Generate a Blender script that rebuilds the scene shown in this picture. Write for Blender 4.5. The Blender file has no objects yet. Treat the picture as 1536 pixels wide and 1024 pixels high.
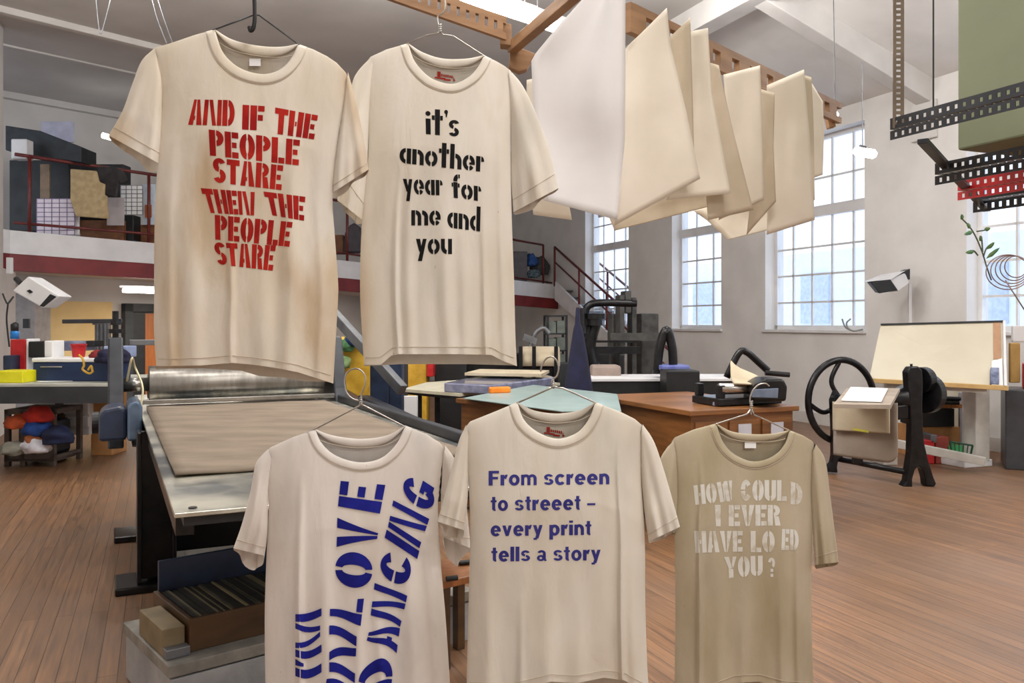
import bpy, bmesh, math, random
from mathutils import Vector, Matrix, noise
R = random.Random(7)
F = 1264.0; HZ = 485.0; CH = 1.6; PI = math.pi
sc = bpy.context.scene
COL = sc.collection

# ------------------------------------------------------------------ places
def P(px, py, Y):                     # point seen at a pixel of the 1536x1024 frame at distance Y
    return Vector(((px-768)/F*Y, Y, CH+(HZ-py)/F*Y))
def H(px, py, z):                     # point at height z
    return P(px, py, F*(CH-z)/(py-HZ))
class Frame:
    def __init__(s, x, y, ang): s.x=x; s.y=y; s.a=ang; s.c=math.cos(ang); s.s=math.sin(ang)
    def __call__(s, e, b, z): return Vector((s.x+s.c*e-s.s*b, s.y+s.s*e+s.c*b, z))
TH = math.atan(.42)
RM = Frame(0, 0, TH)                   # the room: u to the window wall, v along it
def uv(p): return (RM.c*p.x+RM.s*p.y, -RM.s*p.x+RM.c*p.y)

# ------------------------------------------------------------------ materials
def srgb(r, g, b):
    f = lambda c: ((c/255+.055)/1.055)**2.4 if c > 10 else c/255/12.92
    return (f(r), f(g), f(b), 1)
MATS = {}
def nodes(name):
    m = bpy.data.materials.new(name); m.use_nodes = True
    nt = m.node_tree; nt.nodes.clear()
    out = nt.nodes.new('ShaderNodeOutputMaterial'); b = nt.nodes.new('ShaderNodeBsdfPrincipled')
    nt.links.new(b.outputs[0], out.inputs[0])
    return m, nt, b
def mat(name, c1, c2=None, rough=.6, metal=0, scale=8, bump=0, bscale=60, stretch=(1,1,1), lo=.35, hi=.65, spec=.5, coat=0):
    if name in MATS: return MATS[name]
    m, nt, b = nodes(name); L = nt.links
    tc = nt.nodes.new('ShaderNodeTexCoord'); mp = nt.nodes.new('ShaderNodeMapping')
    mp.inputs['Scale'].default_value = stretch
    L.new(tc.outputs['Object'], mp.inputs[0])
    n = nt.nodes.new('ShaderNodeTexNoise'); n.inputs['Scale'].default_value = scale; n.inputs['Detail'].default_value = 5
    L.new(mp.outputs[0], n.inputs['Vector'])
    cr = nt.nodes.new('ShaderNodeValToRGB')
    cr.color_ramp.elements[0].position = lo; cr.color_ramp.elements[1].position = hi
    c2 = c2 or tuple(min(255, x*1.08) for x in c1)
    cr.color_ramp.elements[0].color = srgb(*c1); cr.color_ramp.elements[1].color = srgb(*c2)
    L.new(n.outputs['Fac'], cr.inputs[0]); L.new(cr.outputs[0], b.inputs['Base Color'])
    b.inputs['Roughness'].default_value = rough; b.inputs['Metallic'].default_value = metal
    b.inputs['Specular IOR Level'].default_value = spec; b.inputs['Coat Weight'].default_value = coat
    if bump:
        n2 = nt.nodes.new('ShaderNodeTexNoise'); n2.inputs['Scale'].default_value = bscale; n2.inputs['Detail'].default_value = 4
        bp = nt.nodes.new('ShaderNodeBump'); bp.inputs['Strength'].default_value = bump; bp.inputs['Distance'].default_value = .01
        L.new(mp.outputs[0], n2.inputs['Vector']); L.new(n2.outputs['Fac'], bp.inputs['Height']); L.new(bp.outputs[0], b.inputs['Normal'])
    MATS[name] = m; return m
def emis(name, c, s):
    m, nt, b = nodes(name)
    b.inputs['Base Color'].default_value = c; b.inputs['Emission Color'].default_value = c; b.inputs['Emission Strength'].default_value = s
    MATS[name] = m; return m
def glassmat(name, tint=(1,1,1,1), gloss=.08, rough=.05):
    m = bpy.data.materials.new(name); m.use_nodes = True; nt = m.node_tree; nt.nodes.clear()
    out = nt.nodes.new('ShaderNodeOutputMaterial'); t = nt.nodes.new('ShaderNodeBsdfTransparent'); g = nt.nodes.new('ShaderNodeBsdfGlossy')
    mx = nt.nodes.new('ShaderNodeMixShader'); mx.inputs[0].default_value = gloss
    t.inputs[0].default_value = tint; g.inputs['Roughness'].default_value = rough
    nt.links.new(t.outputs[0], mx.inputs[1]); nt.links.new(g.outputs[0], mx.inputs[2]); nt.links.new(mx.outputs[0], out.inputs[0])
    MATS[name] = m; return m
def floormat():
    m, nt, b = nodes('floor_boards'); L = nt.links
    tc = nt.nodes.new('ShaderNodeTexCoord'); mp = nt.nodes.new('ShaderNodeMapping')
    mp.inputs['Rotation'].default_value = (0, 0, -TH-PI/2)
    L.new(tc.outputs['Object'], mp.inputs[0])
    br = nt.nodes.new('ShaderNodeTexBrick'); br.inputs['Scale'].default_value = 1
    br.inputs['Brick Width'].default_value = 2.6; br.inputs['Row Height'].default_value = .085
    br.inputs['Mortar Size'].default_value = .002; br.inputs['Mortar Smooth'].default_value = .3
    br.inputs['Color1'].default_value = (0,0,0,1); br.inputs['Color2'].default_value = (1,1,1,1); br.inputs['Mortar'].default_value = (.5,.5,.5,1)
    br.offset = .37
    L.new(mp.outputs[0], br.inputs['Vector'])
    n = nt.nodes.new('ShaderNodeTexNoise'); n.inputs['Scale'].default_value = .55; n.inputs['Detail'].default_value = 6
    L.new(tc.outputs['Object'], n.inputs['Vector'])
    mg = nt.nodes.new('ShaderNodeMapping'); mg.inputs['Scale'].default_value = (1.2, 22, 1); L.new(mp.outputs[0], mg.inputs[0])
    g = nt.nodes.new('ShaderNodeTexNoise'); g.inputs['Scale'].default_value = 2.2; g.inputs['Detail'].default_value = 6
    L.new(mg.outputs[0], g.inputs['Vector'])
    r1 = nt.nodes.new('ShaderNodeValToRGB')
    e = r1.color_ramp.elements; e[0].position = .3; e[1].position = .72
    e[0].color = srgb(102, 72, 48); e[1].color = srgb(158, 114, 76)
    L.new(g.outputs['Fac'], r1.inputs[0])
    r2 = nt.nodes.new('ShaderNodeValToRGB'); e = r2.color_ramp.elements; e[0].position = .38; e[1].position = .62
    e[0].color = (0,0,0,1); e[1].color = (1,1,1,1); L.new(n.outputs['Fac'], r2.inputs[0])
    mx = nt.nodes.new('ShaderNodeMixRGB'); mx.inputs[2].default_value = srgb(116, 98, 86)
    m0 = nt.nodes.new('ShaderNodeMath'); m0.operation = 'MULTIPLY'; m0.inputs[1].default_value = .5
    L.new(r2.outputs[0], m0.inputs[0]); L.new(m0.outputs[0], mx.inputs[0]); L.new(r1.outputs[0], mx.inputs[1])
    hs = nt.nodes.new('ShaderNodeHueSaturation'); L.new(mx.outputs[0], hs.inputs['Color'])
    mr = nt.nodes.new('ShaderNodeMapRange'); mr.inputs[3].default_value = .84; mr.inputs[4].default_value = 1.14
    L.new(br.outputs['Color'], mr.inputs[0]); L.new(mr.outputs[0], hs.inputs['Value'])
    dk = nt.nodes.new('ShaderNodeMixRGB'); dk.inputs[2].default_value = srgb(76, 56, 42)
    L.new(br.outputs['Fac'], dk.inputs[0]); L.new(hs.outputs[0], dk.inputs[1]); L.new(dk.outputs[0], b.inputs['Base Color'])
    rr = nt.nodes.new('ShaderNodeMapRange'); rr.inputs[3].default_value = .32; rr.inputs[4].default_value = .6
    L.new(g.outputs['Fac'], rr.inputs[0]); L.new(rr.outputs[0], b.inputs['Roughness'])
    bp = nt.nodes.new('ShaderNodeBump'); bp.inputs['Strength'].default_value = .35; bp.inputs['Distance'].default_value = .004; bp.invert = True
    L.new(br.outputs['Fac'], bp.inputs['Height']); L.new(bp.outputs[0], b.inputs['Normal'])
    return m
def clothmat(name, base, light, stain, stain_amt=.5, grime=.3, seed=0):
    m, nt, b = nodes(name); L = nt.links
    tc = nt.nodes.new('ShaderNodeTexCoord'); mp = nt.nodes.new('ShaderNodeMapping'); mp.inputs['Location'].default_value = (seed*3.1, 0, seed*1.7)
    mp.inputs['Scale'].default_value = (1.9, 1, .8)
    L.new(tc.outputs['Object'], mp.inputs[0])
    def nz(s, d=5, src=mp):
        n = nt.nodes.new('ShaderNodeTexNoise'); n.inputs['Scale'].default_value = s; n.inputs['Detail'].default_value = d
        L.new(src.outputs[0], n.inputs['Vector']); return n
    def ramp(n, a, z, amt):
        r = nt.nodes.new('ShaderNodeMapRange'); r.inputs[1].default_value = a; r.inputs[2].default_value = z; r.inputs[3].default_value = 0; r.inputs[4].default_value = amt
        L.new(n.outputs['Fac'], r.inputs[0]); return r
    def mix(a, c, f):
        x = nt.nodes.new('ShaderNodeMixRGB'); L.new(f.outputs[0], x.inputs[0])
        if isinstance(a, tuple): x.inputs[1].default_value = a
        else: L.new(a.outputs[0], x.inputs[1])
        x.inputs[2].default_value = c; return x
    a = mix(srgb(*base), srgb(*light), ramp(nz(4), .35, .65, 1))
    mp2 = nt.nodes.new('ShaderNodeMapping'); mp2.inputs['Location'].default_value = (seed, 4, seed*2); mp2.inputs['Scale'].default_value = (2.2, 1, .7)
    L.new(tc.outputs['Object'], mp2.inputs[0])
    a = mix(a, srgb(*stain), ramp(nz(3.2, 7, mp2), .5, .74, stain_amt))
    mp3 = nt.nodes.new('ShaderNodeMapping'); mp3.inputs['Location'].default_value = (9, seed*5, 2); mp3.inputs['Scale'].default_value = (1.6, 1, .6)
    L.new(tc.outputs['Object'], mp3.inputs[0])
    a = mix(a, srgb(140, 146, 146), ramp(nz(3.8, 5, mp3), .56, .78, grime))
    v = nz(55, 2)
    a = mix(a, srgb(120, 92, 60), ramp(v, .77, .80, .5))
    L.new(a.outputs[0], b.inputs['Base Color'])
    b.inputs['Roughness'].default_value = .92; b.inputs['Specular IOR Level'].default_value = .15
    b.inputs['Sheen Weight'].default_value = .15
    w = nt.nodes.new('ShaderNodeTexNoise'); w.inputs['Scale'].default_value = 12; w.inputs['Detail'].default_value = 5; w.inputs['Distortion'].default_value = .8
    mw = nt.nodes.new('ShaderNodeMapping'); mw.inputs['Scale'].default_value = (1.3, 1, .45); L.new(tc.outputs['Object'], mw.inputs[0]); L.new(mw.outputs[0], w.inputs['Vector'])
    fi = nt.nodes.new('ShaderNodeTexNoise'); fi.inputs['Scale'].default_value = 900; L.new(tc.outputs['Object'], fi.inputs['Vector'])
    ad = nt.nodes.new('ShaderNodeMath'); ad.operation = 'MULTIPLY_ADD'; ad.inputs[1].default_value = .05
    L.new(fi.outputs['Fac'], ad.inputs[0]); L.new(w.outputs['Fac'], ad.inputs[2])
    bp = nt.nodes.new('ShaderNodeBump'); bp.inputs['Strength'].default_value = .4; bp.inputs['Distance'].default_value = .008
    L.new(ad.outputs[0], bp.inputs['Height']); L.new(bp.outputs[0], b.inputs['Normal'])
    MATS[name] = m; return m
def inkmat(name, c, c2, wear=None, amt=0):
    m, nt, b = nodes(name); L = nt.links
    tc = nt.nodes.new('ShaderNodeTexCoord'); n = nt.nodes.new('ShaderNodeTexNoise'); n.inputs['Scale'].default_value = 14; n.inputs['Detail'].default_value = 6
    L.new(tc.outputs['Object'], n.inputs['Vector'])
    cr = nt.nodes.new('ShaderNodeValToRGB'); cr.color_ramp.elements[0].position = .4; cr.color_ramp.elements[1].position = .62
    cr.color_ramp.elements[0].color = srgb(*c); cr.color_ramp.elements[1].color = srgb(*c2); L.new(n.outputs['Fac'], cr.inputs[0])
    src = cr.outputs[0]
    if wear:
        n2 = nt.nodes.new('ShaderNodeTexNoise'); n2.inputs['Scale'].default_value = 22; n2.inputs['Detail'].default_value = 8; L.new(tc.outputs['Object'], n2.inputs['Vector'])
        mr = nt.nodes.new('ShaderNodeMapRange'); mr.inputs[1].default_value = .53; mr.inputs[2].default_value = .68; mr.inputs[4].default_value = amt; L.new(n2.outputs['Fac'], mr.inputs[0])
        mx = nt.nodes.new('ShaderNodeMixRGB'); mx.inputs[2].default_value = srgb(*wear); L.new(mr.outputs[0], mx.inputs[0]); L.new(src, mx.inputs[1]); src = mx.outputs[0]
    L.new(src, b.inputs['Base Color']); b.inputs['Roughness'].default_value = .75; b.inputs['Specular IOR Level'].default_value = .2
    MATS[name] = m; return m

wallm = mat('white_wall_paint', (216,214,212), (228,226,224), .85, scale=1.5, bump=.08, bscale=25)
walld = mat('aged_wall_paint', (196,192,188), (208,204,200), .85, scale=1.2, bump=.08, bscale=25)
ceilm = mat('ceiling_paint', (190,187,184), (202,199,196), .9, scale=1)
beamm = mat('beam_paint', (206,204,202), (218,216,214), .7, scale=2)
whitem = mat('white_paint', (214,214,216), (226,226,228), .5, scale=3)
redm = mat('red_steel_paint', (106,26,30), (128,38,40), .5, scale=3)
railm = mat('red_rail_paint', (92,34,32), (112,44,42), .45, scale=9)
woodm = mat('varnished_wood', (140,86,44), (176,112,62), .42, scale=3, stretch=(6,6,.8))
woodv = mat('chest_wood', (106,68,34), (140,92,50), .4, scale=2.5, stretch=(1,1,9))
plym = mat('rack_plywood', (132,96,64), (158,120,84), .55, scale=4, stretch=(1,1,6))
darkwood = mat('dark_varnished_board', (66,46,28), (88,62,36), .4, scale=3, stretch=(1,1,5))
blackm = mat('black_iron', (18,18,20), (34,34,37), .28, metal=.3, scale=12)
blackp = mat('black_plastic', (16,17,19), (28,29,32), .5)
darkm = mat('dark_painted_steel', (38,40,46), (56,58,64), .4, metal=.3, scale=6)
greym = mat('grey_steel', (96,98,102), (120,122,126), .4, metal=.5, scale=6)
bluem = mat('dark_blue_enamel', (28,38,58), (44,56,80), .35, scale=6)
navym = mat('navy_cloth', (16,17,42), (24,25,58), .85, scale=9, bump=.3)
steelm = mat('bright_steel', (150,148,144), (196,194,190), .25, metal=.9, scale=5)
rollm = mat('roller_steel', (128,124,118), (158,154,148), .33, metal=.85, scale=4, stretch=(6,6,1))
wirem = mat('hanger_wire', (168,164,158), (196,192,186), .28, metal=.95, scale=30)
feltm = mat('felt_blanket', (116,104,92), (132,120,106), .95, scale=3, bump=.15, bscale=40, stretch=(1,2,1), spec=.1)
creamf = mat('cream_felt', (184,170,146), (200,188,164), .95, scale=3, bump=.2, spec=.1)
greyf = mat('warm_grey_felt', (152,140,128), (168,156,144), .95, scale=3, bump=.2, spec=.1)
paperw = mat('white_paper', (232,232,232), (240,240,240), .8, scale=2)
sheetw = mat('cool_white_sheet', (222,220,221), (232,230,231), .9, scale=2.5, bump=.15, bscale=9, spec=.1)
sheetc = mat('cream_sheet', (216,206,190), (230,221,207), .9, scale=2.5, bump=.2, bscale=9, spec=.1)
sheetd = mat('stained_sheet', (188,174,152), (210,196,176), .9, scale=3, bump=.2, bscale=9, spec=.1)
boardm = mat('drawing_board_face', (198,190,170), (206,199,180), .7, scale=2)
yellowm = mat('yellow_plastic', (220,214,20), (236,230,40), .4)
ochrem = mat('ochre_crate', (196,152,40), (214,172,60), .5, scale=10)
redp = mat('red_plastic', (170,24,30), (196,36,40), .4)
greenm = mat('sage_green_panel', (106,112,88), (118,124,98), .75, scale=1.5)
teal = mat('pale_teal_plate', (132,152,150), (148,166,164), .4, scale=3, coat=.15)
lilac = mat('lilac_plastic_film', (110,114,142), (142,146,172), .18, scale=12, coat=.6)
orange = mat('orange_plastic', (226,120,20), (240,140,40), .4)
cardm = mat('cardboard', (170,120,72), (190,140,90), .8, scale=5)
tanp = mat('tan_panel', (206,176,120), (222,194,140), .8, scale=1.4)
slate = mat('slate_board', (40,43,46), (54,57,60), .6, scale=4)
brownm = mat('brown_paint', (78,66,60), (98,86,78), .6, scale=5)
glass = glassmat('window_glass', (.93,.96,1,1), .06)

# ------------------------------------------------------------------ mesh building
class MB:
    def __init__(s): s.v = []; s.f = []
    def add(s, vs, fs):
        n = len(s.v); s.v += [tuple(x) for x in vs]; s.f += [tuple(i+n for i in f) for f in fs]; return s
    def hexa(s, c):                      # c: 4 bottom then 4 top corners
        return s.add(c, [(3,2,1,0),(4,5,6,7),(0,1,5,4),(1,2,6,5),(2,3,7,6),(3,0,4,7)])
    def box(s, fr, e0, e1, b0, b1, z0, z1):
        return s.hexa([fr(e0,b0,z0),fr(e1,b0,z0),fr(e1,b1,z0),fr(e0,b1,z0),fr(e0,b0,z1),fr(e1,b0,z1),fr(e1,b1,z1),fr(e0,b1,z1)])
    def bar(s, a, b, w, h=None, up=(0,0,1)):   # rectangular bar between two points
        h = h or w; a = Vector(a); b = Vector(b); d = (b-a).normalized(); u = Vector(up)
        if abs(d.dot(u)) > .98: u = Vector((0,1,0))
        x = d.cross(u).normalized(); y = x.cross(d).normalized()
        q = [(-1,-1),(1,-1),(1,1),(-1,1)]
        return s.hexa([a+x*(i*w/2)+y*(j*h/2) for i,j in q]+[b+x*(i*w/2)+y*(j*h/2) for i,j in q])
    def tube(s, pts, r, n=8, cap=True):
        pts = [Vector(p) for p in pts]; rs = r if isinstance(r, (list,tuple)) else [r]*len(pts)
        vs = []; fs = []; prev = None
        for i, p in enumerate(pts):
            d = (pts[min(i+1,len(pts)-1)]-pts[max(i-1,0)])
            d = d.normalized() if d.length > 1e-9 else Vector((0,0,1))
            if prev is None:
                u = Vector((0,0,1)) if abs(d.z) < .9 else Vector((0,1,0))
                x = d.cross(u).normalized()
            else:
                x = (prev-d*prev.dot(d)); x = x.normalized() if x.length > 1e-6 else d.orthogonal().normalized()
            prev = x; y = d.cross(x)
            for k in range(n):
                a = 2*PI*k/n; vs.append(p+(x*math.cos(a)+y*math.sin(a))*rs[i])
        for i in range(len(pts)-1):
            for k in range(n):
                fs.append((i*n+k, i*n+(k+1)%n, (i+1)*n+(k+1)%n, (i+1)*n+k))
        if cap: fs += [tuple(range(n-1,-1,-1)), tuple((len(pts)-1)*n+k for k in range(n))]
        return s.add(vs, fs)
    def prism(s, poly, off):             # outline of 3D points pushed along off
        off = Vector(off); n = len(poly)
        vs = [Vector(p) for p in poly]+[Vector(p)+off for p in poly]
        return s.add(vs, [tuple(range(n-1,-1,-1)), tuple(range(n,2*n))]+[(i,(i+1)%n,(i+1)%n+n,i+n) for i in range(n)])
    def grid(s, rows, closed=False):
        n = len(rows[0]); vs = [p for r in rows for p in r]; fs = []
        for i in range(len(rows)-1):
            for j in range(n if closed else n-1):
                fs.append((i*n+j, i*n+(j+1)%n, (i+1)*n+(j+1)%n, (i+1)*n+j))
        return s.add(vs, fs)
    def slab(s, a, b, up, th, n, fill=.5, rail=.25, slots=True):   # perforated strip from a to b
        a = Vector(a); b = Vector(b); up = Vector(up); nrm = (b-a).cross(up).normalized()*th
        def q(t0, t1, h0, h1):
            c = [a+(b-a)*t0+up*h0, a+(b-a)*t1+up*h0, a+(b-a)*t1+up*h1, a+(b-a)*t0+up*h1]
            s.prism(c, nrm)
        q(0, 1, 0, rail); q(0, 1, 1-rail, 1)
        for i in range(n):
            q((i)/n, (i+1-fill)/n, rail, 1-rail)
        return s
    def obj(s, name, m, parent=None, smooth=False, bevel=0, fix=True, solid=0, sub=0):
        me = bpy.data.meshes.new(name); me.from_pydata(s.v, [], s.f)
        if fix:
            bm = bmesh.new(); bm.from_mesh(me); bmesh.ops.recalc_face_normals(bm, faces=bm.faces); bm.to_mesh(me); bm.free()
        me.materials.append(m)
        if smooth:
            me.polygons.foreach_set('use_smooth', [True]*len(me.polygons))
        o = bpy.data.objects.new(name, me); COL.objects.link(o)
        if parent is not None:
            o.parent = parent; o.matrix_parent_inverse = Matrix.Translation(-parent.location)
        if solid:
            d = o.modifiers.new('s','SOLIDIFY'); d.thickness = solid; d.offset = 0
        if bevel:
            d = o.modifiers.new('b','BEVEL'); d.width = bevel; d.segments = 2; d.limit_method = 'ANGLE'
        if smooth and bevel == 0:
            pass
        return o
def tag(o, label, cat, group=None):
    o['label'] = label; o['category'] = cat
    if group: o['group'] = group
    return o
def thing(name, loc, label, cat, group=None):
    o = bpy.data.objects.new(name, None); COL.objects.link(o); o.location = loc; o.empty_display_size = .1
    return tag(o, label, cat, group)
def struct(o): o['kind'] = 'structure'; return o
def pl(pts, v):                          # piecewise linear y(x) with smooth corners
    if v <= pts[0][0]: return pts[0][1]
    for (a, b), (c, d) in zip(pts, pts[1:]):
        if v <= c: return b+(d-b)*(v-a)/(c-a) if c > a else d
    return pts[-1][1]
def spl(pts, n):                         # Catmull-Rom through points of any dimension
    pts = [Vector(p) for p in pts]; out = []
    q = [pts[0]*2-pts[1]]+pts+[pts[-1]*2-pts[-2]]
    m = len(pts)-1
    for i in range(m):
        p0, p1, p2, p3 = q[i:i+4]; k = max(2, n//m)
        for j in range(k):
            t = j/k
            out.append(.5*((2*p1)+(p2-p0)*t+(2*p0-5*p1+4*p2-p3)*t*t+(-p0+3*p1-3*p2+p3)*t**3))
    out.append(pts[-1]); return out
def smooth_fn(pts, n=60):                # dense table for pl()
    return [(p[0], p[1]) for p in spl(pts, n)]
def cyl(mb, a, b, r, n=24): return mb.tube([a, b], r, n)

# ================================================================== SETTING
def room():
    # floor and ceiling outlines in room coordinates
    U0, U1, V0, V1 = -2.06, 9.65, -7.0, 27
    m = MB().box(RM, U0-8, U1+.6, V0-.3, V1, -.12, 0)
    struct(m.obj('floor', floormat()))
    # window wall with openings
    wins = []
    def vpx(px):
        Z = 10.47/((px-768)/F+.42); X = (px-768)/F*Z; return uv(Vector((X, Z, 0)))[1]
    for a, b in ((878,943),(1008,1082),(1148,1297),(1450,1640)):
        wins.append((vpx(b), vpx(a)))
    wD = wins[3]; w = wD[1]-wD[0]
    wins += [(wD[0]-1.3-2.0, wD[0]-1.3), (wD[0]-4.9-2.0, wD[0]-4.9), (wD[0]-8.2-2.0, wD[0]-8.2)]
    wins.sort()
    top = 7.2
    m = MB(); v = V0
    SILL, TOP = 1.5, 4.62
    for a, b in wins:
        m.box(RM, U1, U1+.4, v, a, 0, top)
        m.box(RM, U1, U1+.4, a, b, 0, SILL); m.box(RM, U1, U1+.4, a, b, TOP, top)
        v = b
    m.box(RM, U1, U1+.4, v, V1, 0, top)
    struct(m.obj('wall_right', wallm))
    bb = MB().box(RM, U1-.025, U1-.002, V0, V1, 0, .18)
    struct(bb.obj('baseboard_right', walld, bevel=.004))
    for i, (a, b) in enumerate(wins):
        root = bpy.data.objects.new('window_%d' % (i+1), None); COL.objects.link(root); root.location = RM(U1+.2, (a+b)/2, SILL); root['kind'] = 'structure'
        fr = MB(); u0, u1 = U1+.20, U1+.27
        t = .07
        fr.box(RM, u0, u1, a, a+t, SILL, TOP); fr.box(RM, u0, u1, b-t, b, SILL, TOP)
        fr.box(RM, u0, u1, a, b, SILL, SILL+t); fr.box(RM, u0, u1, a, b, TOP-t, TOP)
        fr.box(RM, u0-.02, u1+.02, a, b, 3.33, 3.5)
        nb = max(3, round((b-a)/.48))
        for k in range(1, nb):
            c = a+(b-a)*k/nb; fr.box(RM, u0+.02, u1-.02, c-.016, c+.016, SILL, TOP)
        for z in (1.95, 2.4, 2.85, 3.95): fr.box(RM, u0+.02, u1-.02, a, b, z-.016, z+.016)
        f = fr.obj('window_frame', whitem, root); f['kind'] = 'structure'
        g = MB().box(RM, u0+.03, u0+.036, a+.03, b-.03, SILL+.02, TOP-.02).obj('window_pane', glass, root); g['kind'] = 'structure'
        s = MB().box(RM, U1-.05, U1+.2, a-.04, b+.04, SILL-.05, SILL-.001).obj('window_sill', whitem, root, bevel=.006); s['kind'] = 'structure'
    # left wall, wall behind the viewer
    struct(MB().box(RM, U0-.3, U0, V0, 14.05, 0, 6.2).box(RM, U0-.3, U0, 14.05, 15.2, 0, 2.4).obj('wall_left', walld))
    struct(MB().box(RM, U0, U1, V0-.3, V0, 0, 7.2).obj('wall_front', wallm))
    # back wall, parallel to the mezzanine
    MZ = Frame(-7.69, 13.0, math.atan2(.741, .672))
    struct(MB().box(MZ, -6, 18, 3.0, 3.3, 0, 6.0).obj('wall_back', walld))
    # ceiling: flat part and slope down to the window wall
    struct(MB().box(RM, U0-8, 6.8, V0-.3, V1, 5.87, 6.05).obj('ceiling', ceilm))
    m = MB(); a = 6.8; zl = 4.9
    m.hexa([RM(a,V0-.3,5.87),RM(U1+.4,V0-.3,zl-.13),RM(U1+.4,V1,zl-.13),RM(a,V1,5.87),
            RM(a,V0-.3,6.05),RM(U1+.4,V0-.3,zl+.1),RM(U1+.4,V1,zl+.1),RM(a,V1,6.05)])
    struct(m.obj('ceiling_slope', wallm))
    for v in (-3.6, -.6, 2.4, 5.4, 8.41, 11.4, 14.4, 17.4):
        m = MB(); h = .3
        m.hexa([RM(a,v-.12,5.87-h),RM(U1,v-.12,zl-.02-h),RM(U1,v+.12,zl-.02-h),RM(a,v+.12,5.87-h),
                RM(a,v-.12,5.9),RM(U1,v-.12,zl+.02),RM(U1,v+.12,zl+.02),RM(a,v+.12,5.9)])
        m.box(RM, U1-.05, U1, v-.2, v+.2, 4.1, 4.62)
        struct(m.obj('ceiling_beam', beamm, bevel=.01))
    struct(MB().box(RM, 6.65, 6.95, V0, V1, 5.55, 5.9).obj('ceiling_beam', beamm, bevel=.01))
    # beams over the mezzanine
    for n0, n1, z0 in ((-1.75,-1.62,5.78),(-.05,.0,5.84),(2.85,3.0,5.75)):
        struct(MB().box(MZ, -6, 16, n0, n1, z0, 5.9).obj('ceiling_beam', walld, bevel=.012))
    # conduits on the ceiling
    return MZ, wins
MZ, WINS = room()

def mezzanine():
    pts = [P(-60, 0, 12.2), P(15, 0, 13.0), P(232, 0, 14.7), P(517, 0, 17.3), P(838, 0, 22.0)]
    zt = [3.06, 3.04, 3.0, 2.89, 2.6]
    n = Vector((-.741, .672, 0))
    def strip(z0, z1, d0, d1):
        m = MB()
        for i in range(4):
            a, b = pts[i], pts[i+1]; A = lambda p, z, d: Vector((p.x+n.x*d, p.y+n.y*d, z))
            m.hexa([A(a,zt[i]+z0,d0),A(b,zt[i+1]+z0,d0),A(b,zt[i+1]+z0,d1),A(a,zt[i]+z0,d1),
                    A(a,zt[i]+z1,d0),A(b,zt[i+1]+z1,d0),A(b,zt[i+1]+z1,d1),A(a,zt[i]+z1,d1)])
        return m
    struct(strip(-.36, 0, 0, .12).obj('trim_1', whitem))
    struct(strip(-.62, -.361, .02, .16).obj('trim_2', redm))
    struct(strip(-.5, -.3, .165, 2.9).obj('floor_mezzanine', walld))
    # railing
    top = [P(19,230,13.0), P(221,260,14.6), P(520,302,17.3), P(775,360,21.2), P(815,367,22.0)]
    low = [P(17,333,13.0), P(232,351,14.7), P(520,380,17.4), P(775,416,21.3), P(828,424,22.0)]
    for p in top+low: p.y += .06
    root = thing('balcony_railing', MZ(4, 0, 3.0), 'dark red tubular railing along the edge of the balcony', 'railing')
    MB().tube(top, .028, 8).obj('top_rail', railm, root, smooth=True)
    MB().tube(low, .022, 8).obj('lower_rail', railm, root, smooth=True)
    for px, Z in ((41,13.15),(221,14.6),(400,16.1),(520,17.3),(660,19.3),(815,22)):
        x = (px-768)/F*Z
        zt_ = pl([(p.x, p.z) for p in top], x); zb = pl([(a.x, z) for a, z in zip(pts, zt)], x)
        MB().tube([(x, Z+.06, zb), (x, Z+.06, zt_)], .028, 8).obj('rail_post', railm, root, smooth=True)
    return pts, zt
mezzanine()

def stairs():
    a = P(832, 430, 21.5); b = P(1010, 606, 16.8)
    a.z = 2.55; b.z = .0
    d = (b-a); side = Vector((.85, .5, 0)).normalized()*.85
    root = thing('staircase', (b.x, b.y, 0), 'white sided staircase with dark red handrails descending from the balcony', 'staircase')
    for s in (0, 1):
        o = side*s
        m = MB(); m.prism([a+o+Vector((0,0,-.35)), b+o+Vector((0,-.3,0)), b+o+Vector((0,-.3,.12)), a+o+Vector((0,0,.12))], (.05,.02,0))
        m.obj('stringer', whitem, root)
    for i in range(14):
        p = a+d*((i+.5)/14)
        m = MB(); q = Vector((d.x, d.y, 0)).normalized()*.26
        c = [p, p+side, p+side+q, p+q]
        m.hexa([x+Vector((0,0,-.06)) for x in c]+[x+Vector((0,0,-.02)) for x in c]); m.obj('tread', greym, root)
    m = MB()
    for s in (0, 1):
        o = side*s
        m.tube([a+o+Vector((0,0,1.0)), b+o+Vector((0,0,1.0))], .03); m.tube([a+o+Vector((0,0,.62)), b+o+Vector((0,0,.62))], .022)
        for t in (0, .25, .5, .75, 1.0):
            p = a+d*t+o; m.tube([p, p+Vector((0,0,1.0))], .028)
    m.obj('handrail', railm, root, smooth=True)
stairs()

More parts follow.
